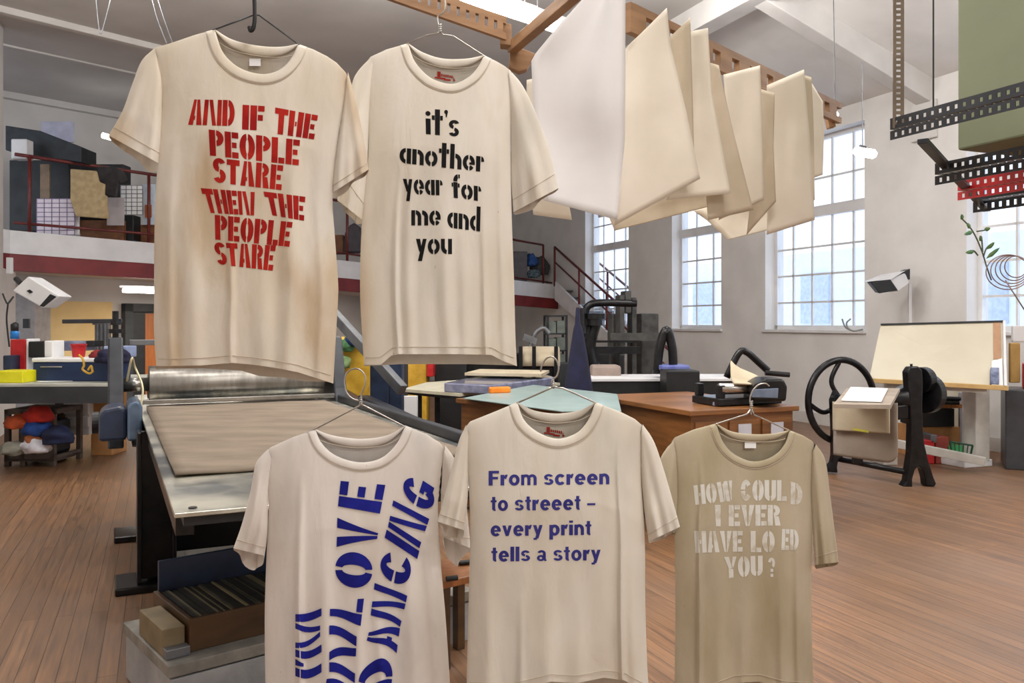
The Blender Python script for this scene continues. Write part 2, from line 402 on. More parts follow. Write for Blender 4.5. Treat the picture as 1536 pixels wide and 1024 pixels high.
def door_under():
    p = H(205, 560, 0); 
    fr = Frame(*(MZ(0,2.99,0).xy), MZ.a)
    # door frame region px 182-260 on the back wall
    def e_at(px):
        # intersect with plane b=2.99
        d = Vector(((px-768)/F, 1, 0)); o = MZ(0,2.99,0); nn = Vector((-MZ.s, MZ.c, 0)); t = o.dot(nn)/d.dot(nn)
        q = d*t; return (q-o).x*MZ.c+(q-o).y*MZ.s, t
    e0, Z = e_at(182); e1, _ = e_at(300)
    zt = CH+(HZ-455)/F*Z
    root = bpy.data.objects.new('door_1', None); COL.objects.link(root); root.location = MZ((e0+e1)/2, 2.98, 0); root['kind'] = 'structure'
    m = MB(); m.box(MZ, e0, e0+.16, 2.8, 2.99, 0, zt); m.box(MZ, e1-.16, e1, 2.8, 2.99, 0, zt); m.box(MZ, e0, e1, 2.8, 2.99, zt-.16, zt)
    m.obj('door_frame', slate, root)
    m = MB(); m.box(MZ, e0+.45, e1-.17, 2.9, 2.95, 0, zt-.2); m.obj('door_leaf', mat('orange_door_wood', (150,84,36), (176,104,50), .45, scale=2, stretch=(5,5,.6)), root)
    MB().box(MZ, e0+.9, e0+1.3, 2.88, 2.899, 1.2, zt-.45).obj('door_pane', slate, root)
    MB().box(MZ, e0+.16, e0+.44, 2.88, 2.95, 0, zt-.2).obj('door_side_panel', blackp, root)
    return e_at
e_at = door_under()

# ================================================================== LAMPS
tubem = emis('fluorescent_tube', (1,.98,.95,1), 14)
def fixture(name, a, b, label, group, w=.16):
    a = Vector(a); b = Vector(b); c = (a+b)/2
    root = thing(name, c, label, 'ceiling light', group)
    d = (b-a).normalized(); x = d.cross(Vector((0,0,1))).normalized()
    m = MB(); m.prism([a+x*w/2+Vector((0,0,.0)), a+x*w*.3+Vector((0,0,.07)), a-x*w*.3+Vector((0,0,.07)), a-x*w/2], b-a); m.obj('housing', whitem, root)
    m = MB(); m.tube([a+d*.04-Vector((0,0,.03)), b-d*.04-Vector((0,0,.03))], .028, 10); m.obj('fluorescent_tube', tubem, root, smooth=True)
    m = MB()
    for t in (.12, .88):
        p = a+(b-a)*t; m.tube([p+Vector((0,0,.07)), Vector((p.x, p.y, 5.87))], .004, 5)
    m.obj('hanging_wire', greym, root)
    return c
LAMPS = []
def lamp_area(c, ang, sx, sy, power, col=(1,.965,.92)):
    l = bpy.data.lights.new('tube_and_fill_light', 'AREA'); l.shape = 'RECTANGLE'; l.size = sx; l.size_y = sy; l.energy = power; l.color = col
    o = bpy.data.objects.new('tube_and_fill_light', l); COL.objects.link(o); o.location = c; o.rotation_euler = (0, 0, ang); 
    return o
c = fixture('ceiling_light', P(686,-12,6.0), P(800,26,6.5), 'long bright fluorescent batten above the wooden slotted rack', 'fluorescent battens')
c2 = fixture('ceiling_light', P(800,27,6.5), P(850,44,6.75), 'short bright fluorescent batten seen behind the slanting wooden rod', 'fluorescent battens')
# bare area lights added out of the frame to light the shirts
for (u, v) in ((1.0,-4.4),(1.2,-2.2),(4.2,-3.2),(7.0,-3.2),(1.2,1.0),(4.6,1.4),(7.4,2.2),(.2,4.2),(2.4,3.6)):
    p = RM(u, v, 4.9)
    lamp_area(p, TH, 1.5, .35, 47 if v < 3 else 30)
for x_, y_, z_, e_ in ((-4.2,8.6,5.4,75),(-1.2,9.4,5.45,95),(2.2,9.4,5.35,75),(-3.2,5.2,5.2,50),(2.6,5.6,5.2,45),(5.2,7.6,4.95,50),(5.4,3.4,4.9,35)):  # unseen point lights added to brighten the far walls and ceiling
    l = bpy.data.lights.new('unseen_fill_light', 'POINT'); l.shadow_soft_size = .18; l.energy = e_; l.color = (1,.97,.93)
    o = bpy.data.objects.new('unseen_fill_light', l); COL.objects.link(o); o.location = (x_, y_, z_)
lamp_area(P(690,-60,6.2)+Vector((0,0,-.1)), .3, 1.2, .2, 18)

# ================================================================== SHIRTS
def sh(name): return name
SEAM = mat('seam_thread', (196,184,164), (206,194,176), .9)
class Shirt:
    def __init__(s, name, label, D, L, Rr, shoulder_l, shoulder_r, neck_in, neck_back, collar_w, hem, hem_back, m, seed, thick=.05, folds=(), sleeves=(), tagspec=None):
        s.D = D; s.L = smooth_fn(L); s.R = smooth_fn(Rr); s.m = m; s.th = thick; s.folds = folds; s.seed = seed
        s.neck_l = neck_in[0]; s.neck_r = neck_in[-1]
        cx = (s.neck_l[0]+s.neck_r[0])/2
        s.inn = [(p.x, p.y) for p in spl([(a, b) for a, b in neck_in], 48)]
        s.out = []
        n = len(s.inn)
        for i, (x, y) in enumerate(s.inn):
            a = s.inn[max(i-1,0)]; b = s.inn[min(i+1,n-1)]; t = Vector((b[0]-a[0], b[1]-a[1])).normalized()
            nx, ny = -t.y, t.x
            if i in (0, n-1): pass
            if ny < 0 and abs(ny) > .2: nx, ny = -nx, -ny
            k = 1
            s.out.append((x+nx*collar_w*k, y+ny*collar_w*k))
        # shoulder ends of the outer neckline sit on the shoulder line
        s.sl = shoulder_l; s.sr = shoulder_r
        s.out[0] = (s.neck_l[0]-collar_w, s.ysh(s.neck_l[0]-collar_w, 0)); s.out[-1] = (s.neck_r[0]+collar_w, s.ysh(s.neck_r[0]+collar_w, 1))
        s.bk = [(p.x, p.y) for p in spl([(a, b) for a, b in neck_back], 32)]
        root = thing(name, P(cx, 300, D), label, 't-shirt', 'stencilled t-shirts on wire hangers'); s.root = root
        topf = [(x, y) for x, y in s.sl]+s.out+[(x, y) for x, y in s.sr]
        topb = [(x, y) for x, y in s.sl]+s.bk+[(x, y) for x, y in s.sr]
        NX, NY = 200, 150
        def panel(front):
            top = topf if front else topb
            # resample the top outline by x
            rows = []
            xs0 = top[0][0]; xs1 = top[-1][0]
            for j in range(NY+1):
                t = j/NY; t = t**1.15
                row = []
                for i in range(NX+1):
                    q = i/NX
                    x0 = xs0+(xs1-xs0)*q; y0 = pl(top, x0)
                    y1 = pl(hem if front else hem_back, x0)
                    y = y0+(y1-y0)*t
                    xl = pl(s.L, y); xr = pl(s.R, y)
                    # near the top follow the outline exactly, lower down follow the sides
                    w = max(0, min(1, (y-s.base(x0))/70))
                    x = x0*(1-w)+(xl+(xr-xl)*q)*w
                    row.append(P(x, y, D+(s.f(x, y) if front else s.b(x, y))))
                rows.append(row)
            return rows
        fm = MB().grid(panel(True)); fm.obj('front_panel', m, root, smooth=True, fix=False)
        MB().grid(panel(False)).obj('back_panel', m, root, smooth=True, fix=False)
        # collar
        mb = MB(); rows = []
        for k in range(7):
            t = k/6; row = []
            for (xi, yi), (xo, yo) in zip(s.inn, s.out):
                x = xi+(xo-xi)*t; y = yi+(yo-yi)*t
                row.append(P(x, y, D+s.f(x, y)-.0012-.0016*math.sin(PI*t)**.5+.004*(1-t)**3))
            rows.append(row)
        mb.grid(rows)
        rows = []
        for k in range(5):
            t = k/4; row = []
            for i, (x, y) in enumerate(s.bk):
                e = math.sin(PI*i/(len(s.bk)-1))**.5
                row.append(P(x, y+t*(collar_w+1)*e, D+s.b(x, y)-.002-.003*math.sin(PI*t)))
            rows.append(row)
        mb.grid(rows)
        mb.obj('neck_rib', m, root, smooth=True, fix=False, solid=.0012)
        # stitching
        st = MB()
        st.tube([P(x, y+.8, D+s.f(x, y)-.0016) for x, y in s.out[1:-1]], .0009, 5)
        st.obj('neck_stitching', SEAM, root, smooth=True)
        st = MB().tube([P(x, y+collar_w+1.6, D+s.b(x, y)-.004) for x, y in s.bk[2:-2]], .0011, 5); st.obj('neck_tape', SEAM, root, smooth=True); st = MB()
        pts = []
        for i in range(61):
            x = s.L[-1][1]*0+pl(s.L, hem[0][1]-12)+(pl(s.R, hem[-1][1]-12)-pl(s.L, hem[0][1]-12))*i/60
            q = i/60; x0 = top_x(topf, q); y = pl(hem, x0)-11
            if 0 < i < 60: pts.append(P(x, y, D+s.f(x, y)-.0012))
        st.tube(pts, .0008, 5)
        st.obj('hem_stitching', SEAM, root, smooth=True)
        for sl in sleeves: s.sleeve(*sl)
        if tagspec:
            kind, x, y, w, h = tagspec
            mb = MB()
            if kind == 'tag':
                mb.grid([[P(x+w*i/4, y+h*j/3, D+s.b(x+w*i/4, y)-.006-.002*j/3) for i in range(5)] for j in range(4)])
                mb.obj('label_tag', paperw, root, solid=.0008)
            else:
                k = inkmat('red_neck_print', (186,40,34), (170,60,50))
                Q = lambda a, b: P(x+a, y+b, D+s.b(x+a, y+b)-.0025)
                for a0, b0, a1, b1 in ((0,0,5,8),(6,3,8,7),(9,3.5,11,7.2),(12,3.5,14,7.4),(15,3.5,17,7.6),(18,4,20,7.8),(21,4,23,8),(24,6,25,8.6)):
                    mb.add([Q(a0,b0+a0*.1),Q(a1,b0+a1*.1),Q(a1,b1+a1*.1),Q(a0,b1+a0*.1)], [(0,1,2,3)])
                for a0, b0, a1, b1 in ((-4,8,4,10),(4,9,12,11.5),(10,11,20,13.5),(24,11,26.5,14)):
                    mb.add([Q(a0,b0),Q(a1,b0+1),Q(a1,b1+1),Q(a0,b1)], [(0,1,2,3)])
                mb.obj('neck_print', k, root, fix=False)
    def ysh(s, x, side):
        return pl(s.sl, x) if side == 0 else pl(s.sr, x)
    def base(s, x):
        if x < s.neck_l[0]: return pl(s.sl, x)
        if x > s.neck_r[0]: return pl(s.sr, x)
        return s.neck_l[1]+(s.neck_r[1]-s.neck_l[1])*(x-s.neck_l[0])/(s.neck_r[0]-s.neck_l[0])
    def g(s, x, y):
        yl = pl(s.sl, x); yr = pl(s.sr, x)
        if x < s.neck_l[0]: base = yl
        elif x > s.neck_r[0]: base = yr
        else: base = s.neck_l[1]+(s.neck_r[1]-s.neck_l[1])*(x-s.neck_l[0])/(s.neck_r[0]-s.neck_l[0])
        return max(0, min(1, (y-base)/150))
    def prof(s, x, y):
        xl = pl(s.L, y); xr = pl(s.R, y); q = max(0, min(1, (x-xl)/(xr-xl)))
        return q, (1-abs(2*q-1)**2.6)**.6
    def f(s, x, y):
        q, p = s.prof(x, y); g = s.g(x, y)
        d = -s.th*p*(g**.5)
        for c, w, a, k, y0 in s.folds:
            yy = max(0, min(1, (y-y0)/220))
            d -= 1.5*a*yy*math.exp(-((q-c-k*(y-y0)/400)/w)**2)*min(1, p*1.3)
        nv = noise.noise(Vector((x*.012+s.seed, y*.0045, s.seed*.7)))*.010+noise.noise(Vector((x*.035, y*.010+s.seed, 3.1)))*.004
        d += nv*g*min(1, p*1.2)
        return d
    def b(s, x, y):
        q, p = s.prof(x, y); g = s.g(x, y)
        return s.th*.75*p*(g**.5)
    def sleeve(s, outer, inner, hw, flap):
        # outer and inner edges from shoulder to cuff; flap: how far the far side of the cuff hangs below
        N = 34; A = 40
        o = spl(outer, N); i_ = spl(inner, N); n = min(len(o), len(i_))
        o = [o[round(k*(len(o)-1)/(n-1))] for k in range(n)]; i_ = [i_[round(k*(len(i_)-1)/(n-1))] for k in range(n)]
        rows = []
        for k in range(n):
            t = k/(n-1); row = []
            th = .012+(hw-.012)*min(1, t*1.4)
            for a in range(A):
                an = 2*PI*a/A; w = (1-math.cos(an))/2
                x = o[k].x+(i_[k].x-o[k].x)*w; y = o[k].y+(i_[k].y-o[k].y)*w
                dd = -th*math.sin(an)
                wav = math.sin(w*9+s.seed*2+t*1.5)*.008*t+math.sin(w*19+s.seed)*.007*t**3
                wav += noise.noise(Vector((x*.03, y*.015, s.seed+5)))*.010*t
                if math.sin(an) >= 0: dd += wav*math.sin(an)**.5*1.0
                else:
                    dd += -wav*.8*abs(math.sin(an))**.5; y += flap*t**3*abs(math.sin(an))**.7*(.45+1.0*w+.22*math.sin(w*8+s.seed))
                    x += 2.5*math.sin(w*13)*t**3*abs(math.sin(an))
                row.append(P(x, y, s.D+.004+dd))
            rows.append(row)
        MB().grid(rows, closed=True).obj('sleeve', s.m, s.root, smooth=True, fix=False)
        st = MB(); r = rows[-4]
        st.tube([r[a]+Vector((0,-.0008,0)) for a in range(1, A//2)], .0008, 5)
        st.obj('cuff_stitching', SEAM, s.root, smooth=True)
def top_x(top, q): return top[0][0]+(top[-1][0]-top[0][0])*q

def hanger(name, label, hook, arms_l, arms_r, D, m=wirem, r=.0022):
    root = thing(name, P(arms_l[0][0], arms_l[0][1], D), label, 'clothes hanger', 'wire hangers')
    c = lambda pts, n=30: [P(p.x, p.y, D) for p in spl(pts, n)]
    MB().tube(c(hook, 60), r, 8).obj('hook', m, root, smooth=True)
    mb = MB(); mb.tube([P(x, y, D) for x, y in arms_l], r, 8); mb.tube([P(x, y, D) for x, y in arms_r], r, 8)
    mb.obj('arms', m, root, smooth=True)
    x, y = arms_l[0]; tw = []
    for i in range(30):
        a = i*.9; tw.append(P(x+math.cos(a)*1.8, y+2-i*.45, D+math.sin(a)*.004))
    MB().tube(tw, r*.8, 6).obj('twisted_neck', m, root, smooth=True)
    return root

# ---------------------------------------------------------------- stencil glyphs: quads and ring arcs in a unit-high box
def rc(x0,y0,x1,y1): return ('q', ((x0,y0),(x1,y0),(x1,y1),(x0,y1)))
def qd(*p): return ('q', p)
def ar(cx,cy,rx,ry,t,a0,a1,ty=None): return ('a', (cx,cy,rx,ry,t,a0,a1,ty or t))
def upper(t, k=.62):
    h = t*.85; w = .36+t; g = .035
    return {
'A': (w+.08, [qd((0,0),(t*.95,0),(w*.5,1),(w*.5-t*.55,1)), qd((t*.7,.2),(w*.52,.2),(w*.53,.36),(t*.85,.36)), qd((w*.5+g,1),(w*.5+t*.7,1),(w+.08,0),(w+.08-t*1.05,0))]),
'N': (w+.34, [rc(0,0,t*.85,1), qd((t*.85+g,1),(t*1.6+g,1),(w+.34-t*.85-g,0),(w+.34-t*1.6-g,0)), rc(w+.34-t*.85,0,w+.34,1)]),
'D': (w+.03, [rc(0,0,t,1), ar(t+g,.5,w+.03-t-g,.5,t,-88,88,h)]),
'I': (t, [rc(0,0,t,1)]),
'F': (w-.06, [rc(0,0,t,1), rc(t+g,1-h,w-.06,1), rc(t+g,.40,w-.12,.40+h)]),
'E': (w-.04, [rc(0,0,t,1), rc(t+g,1-h,w-.04,1), rc(t+g,.5-h*.45,w-.12,.5+h*.45), rc(t+g,0,w-.04,h)]),
'T': (w, [rc(0,1-h,w,1), rc((w-t)/2,0,(w+t)/2,1-h)]),
'H': (w+.06, [rc(0,0,t,1), rc(t+g,.41,w+.06-t-g,.59), rc(w+.06-t,0,w+.06,1)]),
'P': (w, [rc(0,0,t,1), ar(t+g,.70,w-t-g,.30,t*.95,-88,88,h*.9)]),
'O': (w+.04, [ar(w*.5+.02-g/2,.5,w*.5+.02-g/2,.5,t,94,266,h), ar(w*.5+.02+g/2,.5,w*.5+.02-g/2,.5,t,-86,86,h)]),
'L': (w-.06, [rc(0,0,t,1), rc(t+g,0,w-.06,h)]),
'S': (w, [ar(w/2,.72,w/2,.28,t,25,264,h*.8), ar(w/2,.28,w/2,.28,t,-155,84,h*.8)]),
'R': (w+.04, [rc(0,0,t,1), ar(t+g,.72,w-t-g,.28,t*.9,-86,88,h*.8), qd((t+.06,.45),(t*1.9+.06,.45),(w+.04,0),(w+.04-t*1.05,0))]),
'M': (w+.5, [rc(0,0,t*.85,1), qd((t*.85+g,1),(t*1.5+g,1),((w+.5)/2-g*.5,.05),((w+.5)/2-t*.6,.05)), qd(((w+.5)/2+g*.5,.05),((w+.5)/2+t*.6,.05),(w+.5-t*.85-g,1),(w+.5-t*1.5-g,1)), rc(w+.5-t*.85,0,w+.5,1)]),
'V': (w+.06, [qd((0,1),(t,1),(w/2+.03,0),(w/2-.07,0)), qd((w+.06-t,1),(w+.06,1),(w/2+.12,0),(w/2+.05,0))]),
'W': (w+.34, [qd((0,1),(t,1),(t+.12,0),(.13,0)), qd((t+.08,.85),(t+.2,.95),(t+.22,.1),(t+.15,.0)), qd((w*.5+.12,1),(w*.5+.12+t*.9,1),(w*.5+.22+t*.9,0),(w*.5+.22,0)), qd((w+.34-t*.8,1),(w+.34,1),(w+.24,0),(w+.18,.1))]),
'C': (w, [ar(w/2,.5,w/2,.5,t,34,175,h), ar(w/2,.5,w/2,.5,t,185,326,h)]),
'G': (w+.02, [ar(w/2,.5,w/2,.5,t,36,175,h), ar(w/2,.5,w/2,.5,t,185,322,h), rc(w*.55,.36,w+.02,.5), rc(w+.02-t*.9,.12,w+.02,.36)]),
'U': (w+.04, [rc(0,.3,t,1), ar(w/2,.3,w/2,.3,t,180,264,h), rc(w+.04-t,.3,w+.04,1), ar(w/2+.04,.3,w/2,.3,t,-84,0,h)]),
'Y': (w+.06, [qd((0,1),(t,1),(w/2+.1,.45),(w/2-.08,.42)), qd((w+.06-t*.8,1),(w+.06,1),(w/2+.16,.45),(w/2+.08,.6)), rc(w/2+.03-t/2,0,w/2+.03+t/2,.42)]),
'?': (.46, [ar(.22,.72,.22,.28,.17,-60,170,.15), rc(.16,.26,.33,.42), rc(.16,0,.33,.16)]),
"'": (.16, [qd((.02,.68),(.1,.68),(.16,1),(0,1))]),
    }
LOWER = {
# lower case of the black stencil face
'i': (.19, [rc(0,0,.19,.62), ar(.095,.82,.095,.095,.094,0,360,.094)]),
't': (.42, [rc(.12,0,.31,1), rc(0,.58,.11,.76), rc(.32,.58,.42,.76)]),
'`': (.14, [ar(.07,.92,.07,.08,.069,0,360,.079), qd((.06,.72),(.1,.72),(.14,.92),(.05,.9))]),
's': (.40, [ar(.20,.46,.20,.17,.15,20,262,.12), ar(.20,.17,.20,.17,.15,-160,82,.12)]),
'a': (.48, [ar(.26,.31,.26,.31,.17,92,268,.16), rc(.30,0,.48,.62)]),
'n': (.48, [rc(0,0,.18,.62), ar(.21,.34,.27,.28,.17,0,88,.17), rc(.31,0,.48,.34)]),
'o': (.52, [ar(.245,.31,.245,.31,.16,94,266,.17), ar(.275,.31,.245,.31,.16,-86,86,.17)]),
'h': (.48, [rc(0,0,.18,1), ar(.21,.34,.27,.28,.17,0,88,.17), rc(.31,0,.48,.34)]),
'e': (.5, [ar(.24,.31,.24,.31,.16,94,266,.16), ar(.27,.33,.23,.29,.16,0,86,.16), rc(.27,.24,.5,.33), ar(.27,.31,.22,.31,.16,-86,-35,.16)]),
'r': (.34, [rc(0,0,.18,.62), ar(.21,.40,.13,.22,.129,5,88,.2)]),
'y': (.46, [qd((0,.62),(.18,.62),(.27,.1),(.14,.1)), qd((.30,.62),(.46,.62),(.26,-.28),(.08,-.28))]),
'f': (.38, [rc(.08,0,.27,.66), ar(.30,.70,.22,.30,.18,96,182,.17), qd((.31,.84),(.38,.84),(.38,1),(.31,1)), rc(0,.46,.07,.62), rc(.28,.46,.36,.62)]),
'm': (.74, [rc(0,0,.17,.62), ar(.19,.34,.25,.28,.16,0,88,.17), rc(.28,0,.44,.34), ar(.47,.34,.27,.28,.17,0,88,.17), rc(.57,0,.74,.34)]),
'd': (.48, [ar(.26,.31,.26,.31,.17,92,268,.16), rc(.30,0,.48,1)]),
'u': (.48, [rc(0,.3,.17,.62), ar(.27,.3,.27,.3,.17,180,264,.17), rc(.31,0,.48,.62)]),
' ': (.28, []),
}
X_ = .72
HG = {
'F': (.6,[rc(0,0,.23,1), rc(.21,.82,.6,1), rc(.21,.42,.54,.59)]),
'r': (.40,[rc(0,0,.215,.72), ar(.37,.36,.24,.38,.2,80,160,.19)]),
'o': (.62,[ar(.31,.36,.31,.38,.2,0,360,.19)]),
'n': (.58,[rc(0,0,.215,.72), ar(.29,.42,.29,.32,.215,0,150,.19), rc(.39,0,.58,.43)]),
'm': (.90,[rc(0,0,.18,.72), ar(.28,.44,.26,.30,.18,0,145,.18), rc(.36,0,.54,.45), ar(.64,.44,.26,.30,.18,0,145,.18), rc(.72,0,.90,.45)]),
's': (.56,[ar(.28,.53,.26,.21,.17,15,262,.15), ar(.28,.215,.28,.21,.18,-165,82,.15)]),
'c': (.58,[ar(.31,.36,.31,.38,.2,38,322,.19)]),
'e': (.62,[ar(.31,.36,.31,.38,.215,8,318,.19), rc(.1,.30,.61,.42)]),
't': (.36,[rc(.09,.14,.28,.95), rc(0,.58,.36,.72), ar(.29,.16,.20,.17,.18,180,275,.15)]),
'\u2013': (.5,[rc(0,.30,.5,.44)]),
'v': (.58,[qd((0,.72),(.2,.72),(.38,0),(.20,0)), qd((.38,.72),(.58,.72),(.38,0),(.20,0))]),
'y': (.58,[qd((0,.72),(.2,.72),(.38,.06),(.22,0)), qd((.38,.72),(.58,.72),(.32,-.2),(.13,-.16)), rc(.03,-.28,.24,-.15)]),
'p': (.62,[rc(0,-.28,.215,.72), ar(.31,.36,.31,.38,.215,-150,150,.19)]),
'i': (.23,[rc(0,0,.23,.72), rc(0,.85,.23,1)]),
'l': (.23,[rc(0,0,.23,1)]),
'a': (.58,[rc(.36,.06,.54,.52), ar(.28,.50,.26,.24,.17,0,160,.15), ar(.24,.20,.24,.21,.16,0,360,.13), rc(.44,0,.58,.1)]),
' ': (.24,[]),
}
def glyph_word(mb, shirt, text, B0, B1, T0, T1, gap=.07, off=.0008, n=5, warp=None, t=.25, table=None):
    GL = table or dict(LOWER, **upper(t))
    adv = []; x = 0
    for c in text:
        adv.append(x); x += GL[c][0]+gap
    W = x-gap
    def pt(x, y):
        q = x/W
        bx = B0[0]+(B1[0]-B0[0])*q; by = B0[1]+(B1[1]-B0[1])*q
        tx = T0[0]+(T1[0]-T0[0])*q; ty = T0[1]+(T1[1]-T0[1])*q
        X = bx+(tx-bx)*y; Y = by+(ty-by)*y
        if warp: X, Y = warp(X, Y)
        return P(X, Y, shirt.D+shirt.f(X, Y)-off)
    for c, x0 in zip(text, adv):
        for kind, d in GL[c][1]:
            if kind == 'q':
                a, b, c2, d2 = d
                rows = []
                for j in range(n+1):
                    t = j/n; l = (a[0]+(d2[0]-a[0])*t, a[1]+(d2[1]-a[1])*t); r = (b[0]+(c2[0]-b[0])*t, b[1]+(c2[1]-b[1])*t)
                    rows.append([pt(x0+l[0]+(r[0]-l[0])*i/n, l[1]+(r[1]-l[1])*i/n) for i in range(n+1)])
                mb.grid(rows)
            else:
                cx, cy, rx, ry, t, a0, a1, ty = d; rows = []
                m = max(6, int(abs(a1-a0)/9))
                for j in range(m+1):
                    a = math.radians(a0+(a1-a0)*j/m)
                    rows.append([pt(x0+cx+math.cos(a)*(rx-t*i/2), cy+math.sin(a)*(ry-ty*i/2)) for i in range(3)])
                mb.grid(rows)

# ---------------------------------------------------------------- shirt one: red lettering
c1 = clothmat('shirt_cloth_stained', (214,203,184), (226,218,206), (182,150,104), .75, .25, 1)
c2m = clothmat('shirt_cloth_grimy', (214,206,192), (224,218,208), (184,150,100), .42, .3, 2)
c3m = clothmat('shirt_cloth_pale', (218,210,203), (228,222,216), (196,182,160), .35, .35, 3)
c4m = clothmat('shirt_cloth_ecru', (214,206,192), (222,216,205), (190,176,146), .35, .35, 4)
c5m = clothmat('shirt_cloth_khaki', (174,162,136), (188,176,154), (150,134,102), .5, .2, 5)

S1 = Shirt('hanging_tshirt', 'stained off-white t-shirt printed in red stencil letters, hanging at upper left', 2.32,
  [(70,226),(100,236),(140,242),(190,241),(250,236),(330,232),(450,231),(500,231),(560,235)],
  [(90,526),(118,521),(150,517),(183,511),(240,503),(300,499),(350,502),(420,507),(450,507),(520,503),(575,500)],
  [(226,78),(234,71),(255,65),(290,53),(322,44)], [(447,66),(470,74),(490,84),(505,94),(518,108),(526,122)],
  [(322,44),(333,76),(352,97),(375,108),(400,111),(422,103),(438,86),(447,66)],
  [(322,44),(345,58),(372,66),(400,70),(425,70),(447,66)], 14,
  [(226,549),(300,548),(355,544),(392,547),(430,552),(465,558),(526,575)],
  [(226,553),(300,552),(370,556),(400,564),(440,566),(480,572),(526,572)], c1, 1.3, .05,
  folds=((.42,.018,.010,.0,260),(.78,.05,.012,-.05,180),(.2,.06,.010,.03,240),(.6,.05,.008,0,300),(.92,.03,.010,0,230),(.08,.03,.010,0,200)),
  sleeves=(([(232,72),(212,92),(197,130),(183,168),(163,203)], [(236,90),(243,120),(244,160),(243,205),(240,246)], .032, 16),
           ([(522,108),(531,140),(540,180),(549,225),(553,254)], [(519,125),(512,180),(505,225),(500,260),(497,290)], .034, 10)),
  tagspec=('tag', 374, 88, 17, 11))
red = inkmat('red_stencil_ink', (148,18,15), (178,38,28))
for wd, *q in (('AND',(282,187),(352,189),(287,149),(352,150)), ('IF',(363,194),(396,196),(364,157),(397,159)), ('THE',(411,200),(471,209),(413,161),(477,173)),
    ('PEOPLE',(315,233),(448,248),(313,194),(450,210)), ('STARE',(320,273),(422,285),(319,236),(425,248)),
    ('THEN',(312,319),(381,323),(301,282),(382,288)), ('THE',(404,322),(456,331),(395,287),(458,295)),
    ('PEOPLE',(323,359),(434,370),(322,322),(439,333)), ('STARE',(326,396),(409,406),(320,363),(414,368))):
    mb = MB(); glyph_word(mb, S1, wd, *q, gap=.05, t=.27); mb.obj('printed_word', red, S1.root, fix=False)
hanger('wire_hanger', 'dark wire hanger of the red-lettered shirt, on a black hook', [(382,22),(381,12),(383,-4),(386,-20),(380,-32)],
       [(382,22),(323,44),(245,73)], [(382,22),(389,23),(447,66),(510,106)], 2.32, m=mat('dark_hanger_wire', (70,72,74), (104,106,108), .35, metal=.9))
hk = MB(); hk.tube([P(p.x, p.y, 2.31) for p in spl([(379,-60),(381,-20),(382,10),(382,30),(380,42),(376,46),(374,40)], 40)], .006, 10)
tag(hk.obj('cable_hook', blackp, smooth=True), 'short black cable hook above the red-lettered shirt', 'hook')

# ---------------------------------------------------------------- shirt two: black lettering
S2 = Shirt('hanging_tshirt', 'off-white t-shirt with rounded black stencil lettering, right of the red-lettered one', 2.46,
  [(85,548),(105,551),(160,553),(240,552),(330,543),(430,540),(500,543),(560,547)],
  [(95,765),(115,767),(180,766),(300,767),(420,771),(500,773),(560,776)],
  [(548,95),(556,85),(580,74),(612,65)], [(726,83),(745,92),(757,99),(768,108)],
  [(612,65),(622,92),(642,114),(664,124),(684,125),(705,114),(718,99),(726,83)],
  [(612,65),(635,79),(665,88),(700,88),(726,83)], 12,
  [(548,547),(572,547),(588,533),(600,531),(690,531),(732,532),(748,541),(768,549)],
  [(548,549),(600,546),(700,546),(768,548)], c2m, 2.6, .05,
  folds=((.23,.02,.012,0,240),(.31,.04,.008,0,180),(.81,.02,.012,-.01,300),(.55,.05,.010,.02,260),(.93,.03,.010,0,160),(.68,.04,.008,-.02,320)),
  sleeves=(([(556,86),(536,108),(527,130),(516,190),(506,300)], [(560,100),(556,160),(552,220),(550,270),(544,330)], .03, 10),
           ([(764,104),(785,130),(806,175),(824,225),(838,282)], [(762,115),(766,180),(767,230),(767,270),(770,318)], .034, 8)),
  tagspec=('print', 656, 107, 0, 0))
ink = inkmat('black_stencil_ink', (14,14,15), (22,22,24))
for wd, *q in (('it`s',(639,201),(688,205),(638,163),(690,166)), ('another',(599,244),(726,258),(600,207),(727,221)),
    ('year',(606,291),(664,293),(603,254),(664,256)), ('for',(678,296),(722,302),(677,260),(722,266)),
    ('me',(617,338),(661,338),(617,301),(661,302)), ('and',(671,341),(720,347),(671,303),(721,310)), ('you',(624,381),(678,381),(624,344),(678,344))):
    mb = MB(); glyph_word(mb, S2, wd, *q, gap=.05); mb.obj('printed_word', ink, S2.root, fix=False)
hanger('wire_hanger', 'steel wire hanger of the black-lettered shirt under the slotted rack', [(660,48),(657,34),(657,24),(664,20),(668,10),(666,-6),(658,-14),(650,-8)],
       [(660,47),(656,50),(640,53),(615,64),(560,88)], [(660,47),(665,52),(680,54),(725,83),(758,103)], 2.46)

